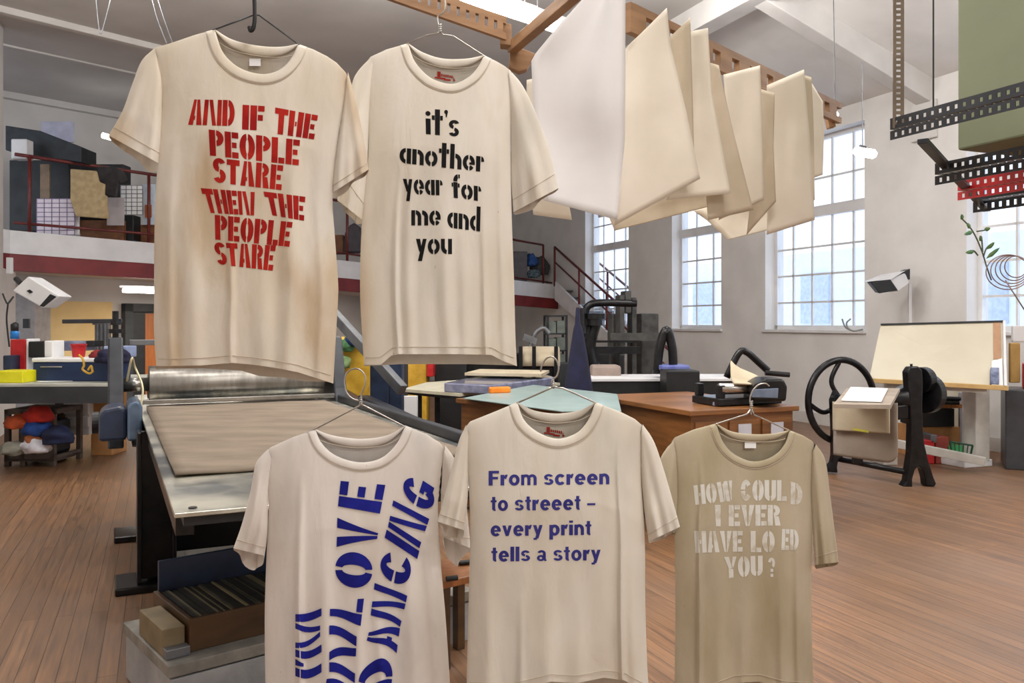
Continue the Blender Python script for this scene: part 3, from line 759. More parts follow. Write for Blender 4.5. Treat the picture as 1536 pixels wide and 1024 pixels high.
# ---------------------------------------------------------------- shirt three: blue lettering running upwards
S3 = Shirt('hanging_tshirt', 'pale t-shirt with large blue stencil words reading upwards, lowest at left', 2.24,
  [(670,398),(700,402),(760,403),(850,399),(930,397),(1024,398),(1100,400)],
  [(665,667),(700,662),(760,657),(840,661),(920,668),(1024,675),(1100,680)],
  [(396,682),(405,671),(440,655),(473,644)], [(608,638),(640,651),(660,664),(672,678)],
  [(473,644),(482,664),(500,681),(525,691),(550,693),(575,685),(596,664),(608,638)],
  [(473,644),(500,653),(540,658),(580,653),(608,638)], 12,
  [(396,1085),(450,1088),(540,1082),(600,1090),(672,1086)], [(396,1090),(500,1094),(600,1096),(672,1092)], c3m, 3.7, .05,
  folds=((.19,.022,.014,0,700),(.33,.05,.010,.02,730),(.52,.03,.010,-.02,900),(.8,.06,.012,.03,760),(.62,.025,.009,.03,880),(.93,.03,.010,0,780)),
  sleeves=(([(402,673),(384,695),(376,735),(363,785),(350,822)], [(408,690),(403,730),(402,765),(401,800),(396,833)], .032, 22),
           ([(668,668),(683,690),(696,730),(702,780),(706,822)], [(664,685),(662,730),(661,780),(662,800),(666,806)], .034, 30)),
  tagspec=None)
blue = inkmat('blue_stencil_ink', (22,26,122), (30,36,142))
def wv(x, y):
    k = max(0, min(1, (y-880)/80))
    return x, y+7*k*math.sin((x-440)*.075)
for wd, *q in (("I'M",(482,1008),(482,912),(443,1012),(443,920)), ('N',(532,1020),(535,950),(494,1013),(494,942)), ('I',(526,1042),(529,1030),(488,1034),(490,1022)),
    ('L',(541,934),(546,896),(495,927),(495,900)), ('O',(557,884),(560,831),(502,878),(504,825)), ('V',(564,818),(569,789),(505,820),(506,776)),
    ('E',(570,770),(578,727),(507,759),(511,721)),
    ('D',(586,1044),(592,992),(536,1040),(540,985)), ('A',(595,985),(600,945),(548,961),(556,935)), ('N',(600,943),(611,893),(556,920),(562,874)),
    ('C',(612,884),(620,834),(566,862),(577,822)), ('I',(626,838),(629,826),(577,806),(580,794)), ('N',(629,822),(644,778),(582,790),(590,750)),
    ('G',(645,772),(657,735),(600,742),(612,706))):
    mb = MB(); glyph_word(mb, S3, wd, *q, gap=.06, warp=wv, t=.22, off=.0026, n=8); mb.obj('printed_word', blue, S3.root, fix=False)
hanger('wire_hanger', 'steel wire hanger with a round hook, in front of the felt covered press bed', [(543,606),(542,592),(547,578),(548,565),(541,555),(530,553),(520,560),(517,573),(520,588),(528,597),(538,601)],
       [(541,606),(538,609),(473,643),(410,675)], [(541,606),(546,608),(604,638),(658,667)], 2.24)

# ---------------------------------------------------------------- shirt four: small blue sentence
S4 = Shirt('hanging_tshirt', 'ecru t-shirt with a small blue sentence in plain letters, lower middle', 2.12,
  [(630,695),(665,699),(720,703),(800,705),(900,703),(1024,700),(1060,700)],
  [(625,968),(650,963),(720,962),(800,967),(900,968),(1000,971),(1060,976)],
  [(695,645),(705,632),(740,618),(776,603)], [(893,603),(930,617),(952,628),(966,640)],
  [(776,603),(785,628),(802,645),(825,656),(845,657),(868,647),(884,627),(893,603)],
  [(776,603),(800,615),(835,620),(870,615),(893,603)], 13,
  [(695,1034),(760,1036),(820,1022),(860,1024),(900,1016),(930,1020),(966,1040)], [(695,1040),(800,1042),(900,1038),(966,1042)], c4m, 4.4, .055,
  folds=((.30,.02,.010,0,880),(.87,.015,.014,-.01,640),(.45,.05,.009,0,860),(.62,.05,.009,.02,860),(.93,.03,.008,0,760),(.1,.05,.010,.02,800)),
  sleeves=(([(699,637),(688,662),(676,708),(665,750),(656,782)], [(703,655),(702,700),(702,735),(700,765),(696,795)], .034, 16),
           ([(964,636),(981,662),(996,705),(1009,750),(1020,790)], [(961,655),(962,710),(966,760),(969,785),(973,812)], .036, 5)),
  tagspec=('print', 820, 640, 0, 0))
navy = inkmat('navy_print_ink', (52,52,128), (62,62,140))
for wd, a, b, y in (('From screen',733,914,728), ('to streeet \u2013',736,893,766), ('every print',736,887,804), ('tells a story',737,901,842)):
    mb = MB(); glyph_word(mb, S4, wd, (a,y), (b,y-2), (a,y-22), (b,y-24), gap=.085, table=HG); mb.obj('printed_word', navy, S4.root, fix=False)
hanger('wire_hanger', 'steel wire hanger with an open hook, above the shirt bearing a blue sentence', [(829,580),(828,570),(835,564),(838,552),(835,541),(828,535),(819,538),(813,548),(811,557)],
       [(829,580),(824,583),(776,604),(712,634)], [(829,580),(845,582),(892,603),(950,632)], 2.12)

# ---------------------------------------------------------------- shirt five: white lettering
S5 = Shirt('hanging_tshirt', 'khaki beige t-shirt with worn white stencil letters, hanging at lower right', 2.55,
  [(660,1008),(690,1014),(740,1016),(790,1012),(900,1013),(1024,1012),(1100,1012)],
  [(660,1221),(680,1219),(720,1216),(800,1218),(900,1217),(1030,1220),(1100,1222)],
  [(1003,668),(1012,656),(1040,644),(1074,635)], [(1184,645),(1205,653),(1218,661),(1228,672)],
  [(1074,635),(1084,662),(1100,680),(1124,691),(1145,690),(1165,680),(1178,664),(1184,645)],
  [(1074,635),(1098,647),(1130,651),(1160,650),(1184,645)], 10,
  [(1003,1042),(1060,1038),(1100,1024),(1140,1022),(1180,1032),(1228,1034)], [(1003,1044),(1100,1040),(1228,1042)], c5m, 5.9, .045,
  folds=((.18,.018,.014,0,680),(.5,.05,.010,0,860),(.78,.04,.012,0,800),(.32,.05,.009,.02,840),(.9,.03,.010,0,700)),
  sleeves=(([(1010,660),(1000,672),(990,690),(988,720),(990,780)], [(1014,680),(1016,715),(1017,750),(1015,780),(1012,800)], .03, 4),
           ([(1224,666),(1238,690),(1245,740),(1252,795),(1258,843)], [(1218,680),(1216,730),(1218,780),(1220,815),(1222,847)], .034, 6)),
  tagspec=('tag', 1117, 663, 17, 9))
wink = inkmat('worn_white_ink', (220,220,214), (212,210,202), (176,162,134), .6)
for wd, *q in (('HOW',(1043,757),(1100,751),(1040,728),(1098,720)), ('COUL',(1111,751),(1180,751),(1111,719),(1180,720)), ('D',(1186,756),(1203,757),(1186,722),(1204,727)),
    ('I',(1074,789),(1081,789),(1072,757),(1081,757)), ('EVER',(1093,789),(1171,788),(1093,757),(1171,757)),
    ('HAVE',(1043,829),(1114,827),(1041,796),(1114,796)), ('LO',(1126,828),(1162,828),(1126,796),(1162,796)), ('ED',(1172,825),(1198,825),(1173,793),(1198,794)),
    ('YOU',(1088,867),(1144,863),(1086,835),(1144,833)), ('?',(1152,865),(1163,865),(1152,836),(1163,836))):
    mb = MB(); glyph_word(mb, S5, wd, *q, gap=.05, t=.26); mb.obj('printed_word', wink, S5.root, fix=False)
hanger('wire_hanger', 'steel wire hanger with a swan-necked hook, against the wooden plan chest', [(1127,622),(1126,610),(1125,598),(1129,586),(1138,577),(1148,575),(1154,579)],
       [(1127,612),(1121,621),(1076,635),(1022,660)], [(1127,612),(1131,622),(1183,645),(1214,662)], 2.55)

# ================================================================== OVERHEAD RACKS AND SHEETS
def rack_beam(name, a, b, h, th, n, m, label, group=None, fill=.45, rail=.3):
    mb = MB().slab(a, b, (0,0,h), th, n, fill, rail)
    o = tag(mb.obj(name, m), label, 'rack beam', group); return o
rack_beam('slotted_beam', P(430,-52,4.3), P(757,62,4.7), .125, .03, 22, plym, 'slotted wooden rack beam running above the two upper shirts', fill=.35)
MB().prism([P(757,66,4.72),P(766,66,4.72),P(766,32,4.72),P(750,34,4.72)], (0,.05,0))
a_ = P(937,50,3.4); b_ = P(1255,186,5.05)
rack_beam('slotted_beam', a_, b_, .12, .03, 12, plym, 'slotted wooden rack beam from which the paper sheets hang', fill=.4, rail=.28)
cb = thing('corner_block', P(775,80,4.8), 'pale wooden corner block where the rack pieces meet', 'rack joint')
MB().prism([P(750,66,4.68),P(767,68,4.68),P(767,36,4.68),P(750,32,4.68)], (0,.09,0)).obj('end_cap', plym, cb, bevel=.004)
MB().prism([P(763,100,4.74),P(766,66,4.74),P(803,80,4.74),P(790,104,4.74),P(778,108,4.74)], (0,.06,0)).obj('gusset', plym, cb, bevel=.004)
tag(MB().bar(P(768,72,4.75), P(892,-34,3.75), .055, .06).obj('wooden_rod', plym, bevel=.004), 'square wooden rod slanting across the fluorescent light', 'rod')
tag(MB().bar(P(1247,192,5.02), P(1238,150,5.02), .05, .04).obj('beam_end', plym, bevel=.003), 'short wooden end piece at the far tip of the sheet rack', 'rack end')

def sheet(left, right, Zl, Zr, label, m, seed, bulge=.014, group='large paper sheets hanging from the rack'):
    N = 26; l = [(x, y) for x, y in left]; r = [(x, y) for x, y in right]
    def along(p, t):
        L = [0]
        for a, b in zip(p, p[1:]): L.append(L[-1]+math.hypot(b[0]-a[0], b[1]-a[1]))
        d = t*L[-1]
        for i in range(len(p)-1):
            if d <= L[i+1]: 
                k = (d-L[i])/(L[i+1]-L[i]); return p[i][0]+(p[i+1][0]-p[i][0])*k, p[i][1]+(p[i+1][1]-p[i][1])*k
        return p[-1]
    rows = []
    for j in range(N+1):
        t = j/N; a = along(l, t); b = along(r, t); row = []
        for i in range(15):
            q = i/14; Z = Zl+(Zr-Zl)*q
            Z += bulge*math.sin(PI*q+seed)*(1-.3*t)+noise.noise(Vector((q*2+seed, t*2, seed)))*bulge*1.5
            row.append(P(a[0]+(b[0]-a[0])*q, a[1]+(b[1]-a[1])*q, Z))
        rows.append(row)
    o = MB().grid(rows).obj('paper_sheet', m, smooth=True, fix=False, solid=.002)
    return tag(o, label, 'paper sheet', group)
sheet([(880,-8),(838,38),(797,88),(800,180),(816,300)], [(938,-20),(938,80),(937,215),(925,330)], 3.15, 3.2, 'large cool white sheet with a cut off top corner, nearest on the rack', sheetw, 1, .04)
sheet([(790,120),(787,215),(800,322)], [(836,110),(835,215),(858,330)], 3.7, 3.75, 'narrow cream sheet hanging just right of the black-lettered shirt', sheetc, 2)
sheet([(945,66),(938,74),(932,190),(922,338)], [(1000,12),(1006,70),(1030,170),(1050,268)], 3.29, 3.34, 'cream sheet with its corner pointing up, right of the cool white one', sheetc, 3)
sheet([(1000,60),(1004,150),(1004,270)], [(1035,27),(1038,120),(1042,272)], 3.50, 3.55, 'cream sheet second in the row, with a pointed top corner', sheetd, 4)
sheet([(1030,48),(1030,150),(1000,300)], [(1062,42),(1068,140),(1096,290)], 3.62, 3.67, 'cream sheet third in the row, reaching down behind its neighbours', sheetc, 5)
sheet([(1052,90),(1050,180),(1062,330)], [(1078,98),(1098,190),(1130,315)], 3.72, 3.77, 'pale sheet fourth in the row, with a slanting right edge', sheetd, 6)
sheet([(1085,112),(1092,200),(1078,330)], [(1140,98),(1144,200),(1146,300)], 3.87, 3.92, 'broad cream sheet hung in the middle of the row', sheetc, 7)
sheet([(1130,130),(1134,220),(1120,352)], [(1162,140),(1160,220),(1164,302)], 4.10, 4.15, 'stained sheet with brown wrinkles, past the middle of the row', sheetd, 8)
sheet([(1150,128),(1152,220),(1150,352)], [(1206,104),(1214,200),(1222,330)], 4.21, 4.26, 'broad pale sheet near the far end of the row', sheetc, 9)
sheet([(1198,110),(1200,200),(1190,310)], [(1217,116),(1220,180),(1222,300)], 4.51, 4.56, 'narrow cream sheet second from the far tip of the rack', sheetd, 10)
sheet([(1216,122),(1218,200),(1212,270)], [(1234,152),(1236,200),(1234,262)], 4.63, 4.68, 'narrow sheet at the far tip of the rack', sheetc, 11)
sheet([(918,305),(912,322),(922,346)], [(1160,240),(1158,262),(1150,288)], 4.6, 4.9, 'long sheet lying nearly level behind the hanging row, its lower edge showing', sheetd, 12, .01)
sheet([(1040,316),(1060,330),(1092,360)], [(1200,270),(1205,300),(1206,332)], 5.0, 5.2, 'warm cream sheet dipping lowest, behind the middle of the row', sheetc, 13, .01)

# slotted steel racks upper right
fr = lambda px, Z: P(px, 0, Z)
def dexion(name, px, Z, z, h, length, m, label, double=True, n=18):
    p = P(px, 0, Z); a = Vector((p.x, p.y, z)); d = Vector((math.sin(TH)*1, -math.cos(TH), 0)); b = a+d*length
    root = thing(name, a, label, 'slotted rail', 'slotted steel rails of the ceiling rack')
    MB().slab(a, b, (0,0,h), .003, n, .4, .32).obj('upright_flange', m, root)
    x = Vector((math.cos(TH), math.sin(TH), 0))
    MB().slab(a, b, x*h*.9, .003, n, .45, .25).obj('level_flange', m, root)
    if double:
        MB().slab(a-Vector((0,0,h*.95)), b-Vector((0,0,h*.95)), (0,0,h*.8), .003, n, .4, .25).obj('lower_flange', m, root)
    return root
dexion('slotted_rail', 1336, 3.2, 2.335, .042, 2.6, darkm, 'dark slotted steel rail nearest the window side, joined to the upright', n=80)
dexion('slotted_rail', 1403, 3.8, 2.27, .05, 3.0, blackm, 'black slotted steel rail second in the ceiling rack', n=80)
dexion('slotted_rail', 1437, 4.2, 2.26, .05, 3.2, redp, 'red slotted steel rail under the green panel', n=80)
dexion('slotted_rail', 1460, 4.6, 2.27, .07, 3.4, blackm, 'black slotted steel rail furthest along, above the plant window', n=80)
m_ = MB(); m_.slab(P(1339,-60,3.18), P(1339,192,3.18), (.042,0,0), .003, 30, .42, .3)
tag(m_.obj('slotted_upright', mat('slotted_steel_brown', (98,86,72), (118,104,88), .5, metal=.4)), 'brownish perforated steel upright hanging from the ceiling at right', 'slotted upright')
cr_ = MB(); q0 = P(1384,205,3.35); q1 = P(1480,282,4.75); cr_.bar(Vector((q0.x,q0.y,2.325)), Vector((q1.x,q1.y,2.24)), .04, .02)
tag(cr_.obj('cross_bar', darkm, bevel=.002), 'dark cross bar joining the slotted rails from beneath', 'cross bar')
tag(MB().tube([P(1400,-60,3.35), P(1400,166,3.35)], .0035, 8).obj('tie_rod', blackp), 'thin black tie rod dropping to the slotted rail', 'rod')
p = P(1436, 0, 3.9); gf = Frame(p.x, p.y, TH)
tag(MB().box(gf, 0, 1.2, -2.4, 0, 2.40, 5.0).obj('green_cabinet', greenm, bevel=.01), 'sage green cabinet resting on the ceiling rack at upper right', 'cabinet')

# pendant lamp
pend = thing('pendant_light', P(1297,228,10.0), 'small glowing pendant lamp in front of the white pillar', 'pendant light')
MB().tube([P(1281,226,10), P(1286,227,10), P(1310,231,10), P(1314,232,10)], [.03,.055,.055,.03], 12).obj('glowing_tube', emis('pendant_glow', (1,.97,.92,1), 9), pend, smooth=True)
MB().tube([P(1294,222,10), P(1293,92,10)], .006, 6).obj('cord', greym, pend)
MB().tube([P(1289,221,10), P(1298,223,10)], .035, 8).obj('lamp_holder', greym, pend)
b_ = thing('hanging_bulb', P(1254,173,5.3), 'tiny bright bulb beside the far tip of the sheet rack', 'bulb')
MB().tube([P(1254,168,5.3), P(1255,172,5.3), P(1254,177,5.3)], [.008,.014,.008], 10).obj('bulb', MATS['pendant_glow'], b_, smooth=True)
MB().tube([P(1253,168,5.3), P(1250,-20,5.3)], .003, 6).obj('cord', greym, b_)
lamp_area(P(800,20,6.4)+Vector((0,0,-.1)), .25, 1.6, .2, 30)
# ceiling cords
for pts, r, lab in (([P(143,-10,9), P(148,40,9), P(151,51,9), P(155,40,9), P(168,-10,9)], .005, 'thin looped cable hanging from the ceiling at far left'),
                    ([P(226,-10,9), P(236,28,9), P(250,65,9)], .006, 'leftmost ceiling cable running down behind the red-lettered shirt'),
                    ([P(234,-10,9.1), P(246,28,9.1), P(259,65,9.1)], .006, 'second ceiling cable slanting behind the red-lettered shirt')):
    tag(MB().tube([p for p in spl(pts, 30)], r, 6).obj('ceiling_cable', greym), lab, 'cable')

# ================================================================== ETCHING PRESS
PF = Frame(-1.066, 2.66, math.atan2(.43, .903))
press = thing('etching_press', PF(.7, 2.5, 0), 'large etching press with steel roller and long bed, at left', 'printing press')
MB().box(PF, 0, 1.39, -.0, 4.9, .985, 1.0).obj('press_bed', mat('zinc_bed_glare', (104,110,112), (232,228,212), .26, metal=.7, scale=2.6, lo=.4, hi=.62), press, bevel=.002)  # pale noise patches paint cloudy glare into the zinc colour
MB().box(PF, .03, 1.36, .03, 4.8, .95, .984).obj('bed_backing', blackp, press)
bl = MB()
for e, b in ((.06,.06),(1.33,.06)): bl.tube([PF(e,b,1.0), PF(e,b,1.004)], .014, 12)
bl.obj('bed_bolt', blackm, press)
MB().tube([PF(.07,3.85,1.155), PF(1.33,3.85,1.155)], .135, 48).obj('top_roller', rollm, press, smooth=False, bevel=.004)
for p_ in press.children:
    if p_.name.startswith('top_roller'):
        for f in p_.data.polygons: f.use_smooth = len(f.vertices) == 4
MB().tube([PF(-.1,3.85,1.155), PF(.07,3.85,1.155)], .05, 24).obj('roller_shaft', steelm, press, smooth=True)
MB().box(PF, .02, 1.38, 3.60, 3.66, 1.03, 1.06).obj('guide_strip', steelm, press, bevel=.003)
MB().tube([PF(.07,4.12,1.12), PF(1.33,4.12,1.12)], .09, 32).obj('rear_roller', rollm, press, smooth=True)
# side frames
for e0, nm in ((-.2,'left'),(1.38,'right')):
    m = MB()
    m.prism([PF(e0,3.45,.75), PF(e0,4.25,.75), PF(e0,4.2,1.1), PF(e0,4.0,1.5), PF(e0,3.78,1.5), PF(e0,3.62,1.1)], PF(e0+.1,0,0)-PF(e0,0,0))
    m.obj('side_frame', darkm, press, bevel=.012)
    q = e0+(.16 if nm == 'left' else -.14)
    MB().box(PF, q+.06, q+.2, 2.80, 4.3, .06, .93).obj('leg_panel', blackm, press, bevel=.006)
    m = MB(); m.box(PF, q+.02, q+.2, 2.68, 2.74, .06, .95); m.box(PF, q-.0, q+.025, 2.62, 2.80, .05, .95); m.box(PF, q+.195, q+.22, 2.62, 2.8, .05, .95)
    m.obj('leg', blackm, press, bevel=.006)
    for b0 in (2.58, 3.9): MB().box(PF, q-.12, q+.34, b0, b0+.34, 0, .045).obj('foot_plate', blackm, press, bevel=.01)
MB().box(PF, -.06, 1.45, 3.9, 3.96, 1.44, 1.48).obj('cross_bar', greym, press, bevel=.004)
MB().box(PF, .0, 1.4, 3.3, 3.36, .05, .9).obj('shade_panel', blackp, press)  # added black panel stands in for the shade under the bed
m = MB(); m.box(PF, .02, .08, .25, 4.0, .87, .945); m.box(PF, 1.31, 1.37, .25, 4.0, .87, .945); m.box(PF, .1, 1.3, 1.2, 1.3, .87, .945); m.obj('bed_rail', blackm, press)
m = MB(); m.box(PF, 1.40, 1.46, .9, 3.7, .985, 1.05); m.obj('side_guide', darkm, press, bevel=.01)
m = MB(); m.prism([PF(-.25,3.0,.86),PF(-.25,3.0,1.02),PF(-.22,3.0,1.06),PF(-.12,3.0,1.08),PF(-.09,3.0,1.05),PF(-.09,3.0,.86)], PF(0,.36,0)-PF(0,0,0))
m.obj('motor_housing', bluem, press, bevel=.02)
m = MB(); m.prism([PF(-.088,2.95,.86),PF(-.088,2.95,1.07),PF(-.07,2.95,1.10),PF(-.02,2.95,1.11),PF(-.0,2.95,1.07),PF(-.0,2.95,.86)], PF(0,.46,0)-PF(0,0,0))
m.obj('motor_cover', mat('blue_grey_metal', (84,104,130), (112,132,158), .25, metal=.6), press, bevel=.015)
MB().tube([PF(-.29,3.2,.96), PF(-.25,3.2,.96)], .07, 20).obj('motor_knob', blackp, press)
m = MB(); m.prism([PF(-.06,2.9,.83),PF(-.06,3.6,.83),PF(.0,3.6,.97),PF(.0,2.9,.86)], PF(.12,0,0)-PF(0,0,0)); m.obj('bearing_block', blackm, press, bevel=.006)
sx = PF(-.15,3.9,1.5)
m = MB(); m.tube([sx, sx+Vector((0,0,.19))], .022, 12); m.tube([sx+Vector((0,0,.03)), sx+Vector((0,0,.06))], .05, 12); m.tube([sx+Vector((0,0,.09)), sx+Vector((0,0,.12))], .04, 6); m.obj('pressure_screw', blackm, press)
m = MB(); m.bar(P(94,482,6.1), P(183,481,6.15), .03, .03); m.obj('screw_lever', darkm, press, bevel=.004)
m = MB(); m.tube(spl([PF(.0,3.5,.98), PF(.02,3.55,1.15), PF(-.03,3.6,1.3), PF(-.05,3.5,1.36), PF(-.08,3.55,1.2)], 24), .008, 6); m.obj('air_hose', mat('pale_brass', (196,186,150), (210,200,166), .3, metal=.6), press, smooth=True)
fb = MB(); rows = []
for j in range(40):
    b = .66+(3.60-.66)*j/39; row = []
    for i in range(24):
        e = .045+(1.30-.045)*i/23
        row.append(PF(e, b, 1.009+.0035*noise.noise(Vector((e*3, b*2, 0)))+.003*math.sin(e*7+b*2)**2))
    rows.append(row)
fb.grid(rows)
o = fb.obj('press_blanket', feltm, smooth=True, fix=False, solid=.008); tag(o, 'thick brown felt blanket lying on the steel press bed', 'blanket')

# ================================================================== CART WITH PLATES, LOWER LEFT
CF = Frame(-1.35, 3.33, math.atan2(.636, .772))
cart = thing('low_trolley', CF(.7, .25, 0), 'low grey painted plinth with a brown box of plates', 'trolley')
MB().box(CF, .0, 1.5, .0, .62, 0, .19).obj('plinth', mat('worn_grey_paint', (150,152,154), (178,180,182), .6, scale=6, bump=.2), cart, bevel=.004)
MB().box(CF, -.01, 1.5, -.01, .63, .20, .25).obj('plinth_top', mat('worn_grey_edge', (118,116,110), (150,146,138), .6, scale=9, bump=.2), cart, bevel=.004)
pb = thing('plate_box', CF(.5, .3, .25), 'brown wooden box holding a tight row of dark plates', 'box')
m = MB(); m.box(CF, .10, .95, .08, .10, .252, .385); m.box(CF, .10, .12, .10, .56, .252, .385); m.box(CF, .93, .95, .10, .56, .252, .385); m.box(CF, .12, .93, .1, .54, .252, .262)
m.obj('box_body', darkwood, pb, bevel=.002)
MB().box(CF, .12, .93, .545, .565, .252, .52).obj('raised_back', bluem, pb, bevel=.004)
MB().box(CF, -.0, .09, .1, .42, .252, .36).obj('side_block', mat('worn_brass_wood', (112,98,72), (138,122,92), .6, scale=8), pb, bevel=.004)
MB().box(CF, .0, .095, .05, .1, .252, .29).obj('side_step', greym, pb, bevel=.003)
dk = [mat('plate_dark', (34,32,30), (50,48,44), .5), mat('plate_grey', (60,58,52), (80,76,68), .5), mat('plate_pale', (120,110,84), (140,128,98), .5)]
x = .128; first = None; k = 0
pmesh = {}
while x < .91:
    w = R.choice((.006, .009, .014, .02)); ci = R.choice((0,0,0,1,1,2)) if w > .008 else R.choice((1,2,2))
    key = (w, ci)
    if key not in pmesh:
        o = MB().box(Frame(0,0,CF.a), 0, w, 0, .42, 0, .115).obj('printing_plate', dk[ci]); pmesh[key] = o
    else:
        o = pmesh[key].copy(); COL.objects.link(o)
    o.location = CF(x, .11, .265+R.random()*.008)
    tag(o, 'thin printing plate standing on edge in the brown wooden box', 'printing plate', 'plates filed in the brown box')
    x += w+.0025
st_ = thing('low_stool', H(690,860,.42), 'low brown wooden stool at the right end of the grey plinth', 'stool')
SF = Frame(*H(668,872,.42).xy, math.atan2(.636,.772))
MB().box(SF, -.35, .25, 0, .3, .385, .42).obj('seat', woodm, st_, bevel=.006)
for e, b in ((.0,.02),(.2,.18),(-.33,.18),(-.33,.02)): MB().box(SF, e, e+.045, b, b+.045, 0, .385).obj('leg', darkwood, st_, bevel=.004)
for i, (px, py) in enumerate(((695,848),(676,872))):
    q = H(px, py, .42); tag(MB().tube([q+Vector((-.02,0,.012)), q+Vector((.03,.02,.012))], .012, 10).obj('ink_tin', blackp), ('small black tin on the low stool, farther back', 'small black tin at the front edge of the low stool')[i], 'tin')

# ================================================================== LEFT BENCH
BT = 9.3
zt_ = 1.0
bench = thing('workbench', P(80, 640, 9.0)+Vector((0,0,-.5)), 'dark edged workbench with a pale top behind the press', 'workbench')
BF = Frame(P(-60,0,8.6).x, 8.6, .05)
L_ = P(176,0,8.6).x-BF.x
zt_ = CH-(576-HZ)*8.6/F
MB().box(BF, 0, L_, 0, 1.6, zt_-.03, zt_).obj('bench_top', mat('bench_top_paint', (168,168,160), (196,196,186), .5, scale=3), bench, bevel=.004)
MB().box(BF, 0, L_, -.015, .03, zt_-.2, zt_-.031).obj('apron_rail', slate, bench)
for e in (.25, L_-.12): MB().box(BF, e, e+.1, 1.45, 1.55, 0, zt_-.03).obj('leg', brownm, bench)
def bx(name, px0, px1, py0, py1, Z, d, m, label, cat, group=None, bev=.012, base=None, ang=0, parent=None):
    a = P(px0, py1, Z); b = P(px1, py0, Z); z0 = a.z if base is None else base
    fr = Frame(a.x, a.y, ang)
    o = MB().box(fr, 0, b.x-a.x, 0, d, z0, b.z).obj(name, m, parent, bevel=bev)
    if parent is None: tag(o, label, cat, group)
    return o
bx('storage_tray', -8, 34, 556, 567, 8.75, .3, yellowm, 'bright yellow plastic tray on the left end of the bench', 'tray', base=zt_)
# blue toolbox
tb = thing('toolbox', P(110,560,8.9), 'long dark blue drawer box with a white lid on the bench', 'toolbox')
bx('drawer_body', 49, 165, 543, 561, 9.0, .5, mat('toolbox_blue', (18,40,78), (24,50,92), .4), '', '', parent=tb, base=zt_)
bx('lid', 47, 166, 537, 543, 8.98, .52, paperw, '', '', parent=tb)
bx('handle', 60, 93, 549, 551, 8.96, .03, steelm, '', '', parent=tb, bev=.003)
for k, (a, b, c, d, Z, m, n, lab, cat) in enumerate((
    (42,66,512,536,9.35,blackp,'black_box','black square box standing on the blue toolbox lid','box'),
    (66,79,511,536,9.36,paperw,'white_carton','white carton beside the black square box','carton'),
    (15,38,509,560,9.4,redp,'red_case','tall red case at the left end of the bench','case'),
    (38,42,508,560,9.42,paperw,'white_folder','thin white folder against the tall red case','folder'),
    (4,14,533,555,9.2,bluem,'blue_tin','small blue tin beside the tall red case','tin'),
    (92,128,511,526,9.7,lilac,'paper_stack','pale lilac card standing behind the red bucket','card'),
    (128,141,511,520,9.72,blackp,'dark_box','small dark box behind the red bucket','box'),
    (155,190,519,536,9.1,mat('pale_blue_tub',(140,156,196),(160,176,212),.4),'pale_blue_tub','pale blue plastic tub next to the press upright','tub'))):
    bx(n, a, b, c, d, Z, .25, m, lab, cat, base=None)
rb = thing('red_bucket', P(118,536,9.2), 'red plastic bucket standing on the blue toolbox', 'bucket')
MB().tube([P(118,537,9.25), P(118,517,9.25)], [.06,.078], 24).obj('bucket_body', redp, rb, smooth=False)
MB().tube([P(118,518,9.25), P(118,515.5,9.25)], .083, 24).obj('rim', redp, rb)
bt = thing('water_bottle', P(22,508,9.4), 'blue bottle with a black cap on the tall red case', 'bottle')
MB().tube([P(22,508,9.45), P(22,498,9.45), P(22,494,9.45)], [.045,.045,.03], 16).obj('bottle_body', mat('bottle_blue',(20,110,190),(40,130,210),.2), bt, smooth=True)
MB().tube([P(22,496,9.45), P(22,486,9.45), P(21,484,9.45)], [.04,.042,.02], 16).obj('bottle_cap', blackp, bt, smooth=True)
def lump(name, px, py, Z, rx, ry, rz, m, label, cat, seed=1, n=14):
    c = P(px, py, Z); rows = []
    for j in range(n+1):
        a = -PI/2+PI*j/n; row = []
        for i in range(20):
            b = 2*PI*i/20; d = Vector((math.cos(a)*math.cos(b), math.cos(a)*math.sin(b), math.sin(a)))
            k = 1+.35*noise.noise(d*1.7+Vector((seed,0,0)))+.12*noise.noise(d*5+Vector((0,seed,0)))
            row.append(c+Vector((d.x*rx*k, d.y*ry*k, max(-.55, d.z)*rz*k)))
        rows.append(row)
    return tag(MB().grid(rows, closed=True).obj(name, m, smooth=True), label, cat)
lump('folded_cloth', 168, 536, 8.85, .19, .16, .09, navym, 'heap of dark cloth on the bench beside the press upright', 'cloth', 3)
lump('red_rag', 147, 533, 9.1, .08, .08, .06, mat('dark_red_cloth',(110,20,26),(140,30,34),.8), 'crumpled dark red rag on the blue toolbox', 'rag', 5)
for i, pts in enumerate(([(118,532),(124,538),(126,548),(124,554),(134,560),(140,556)], [(132,555),(137,549),(139,558)])):
    tag(MB().tube(spl([P(a, b, 8.8) for a, b in pts], 24), .012, 8).obj('yellow_strap', ochrem, smooth=True), ('long yellow strap trailing over the blue toolbox', 'short yellow strap curled on the bench top')[i], 'strap')
# papers on bench
q = [H(35,566,zt_+.004), H(130,558,zt_+.004), H(165,561,zt_+.004), H(120,571,zt_+.004), H(60,573,zt_+.004)]
tag(MB().prism(q, (0,0,.004)).obj('loose_paper', paperw), 'ragged white paper lying on the bench top', 'paper')
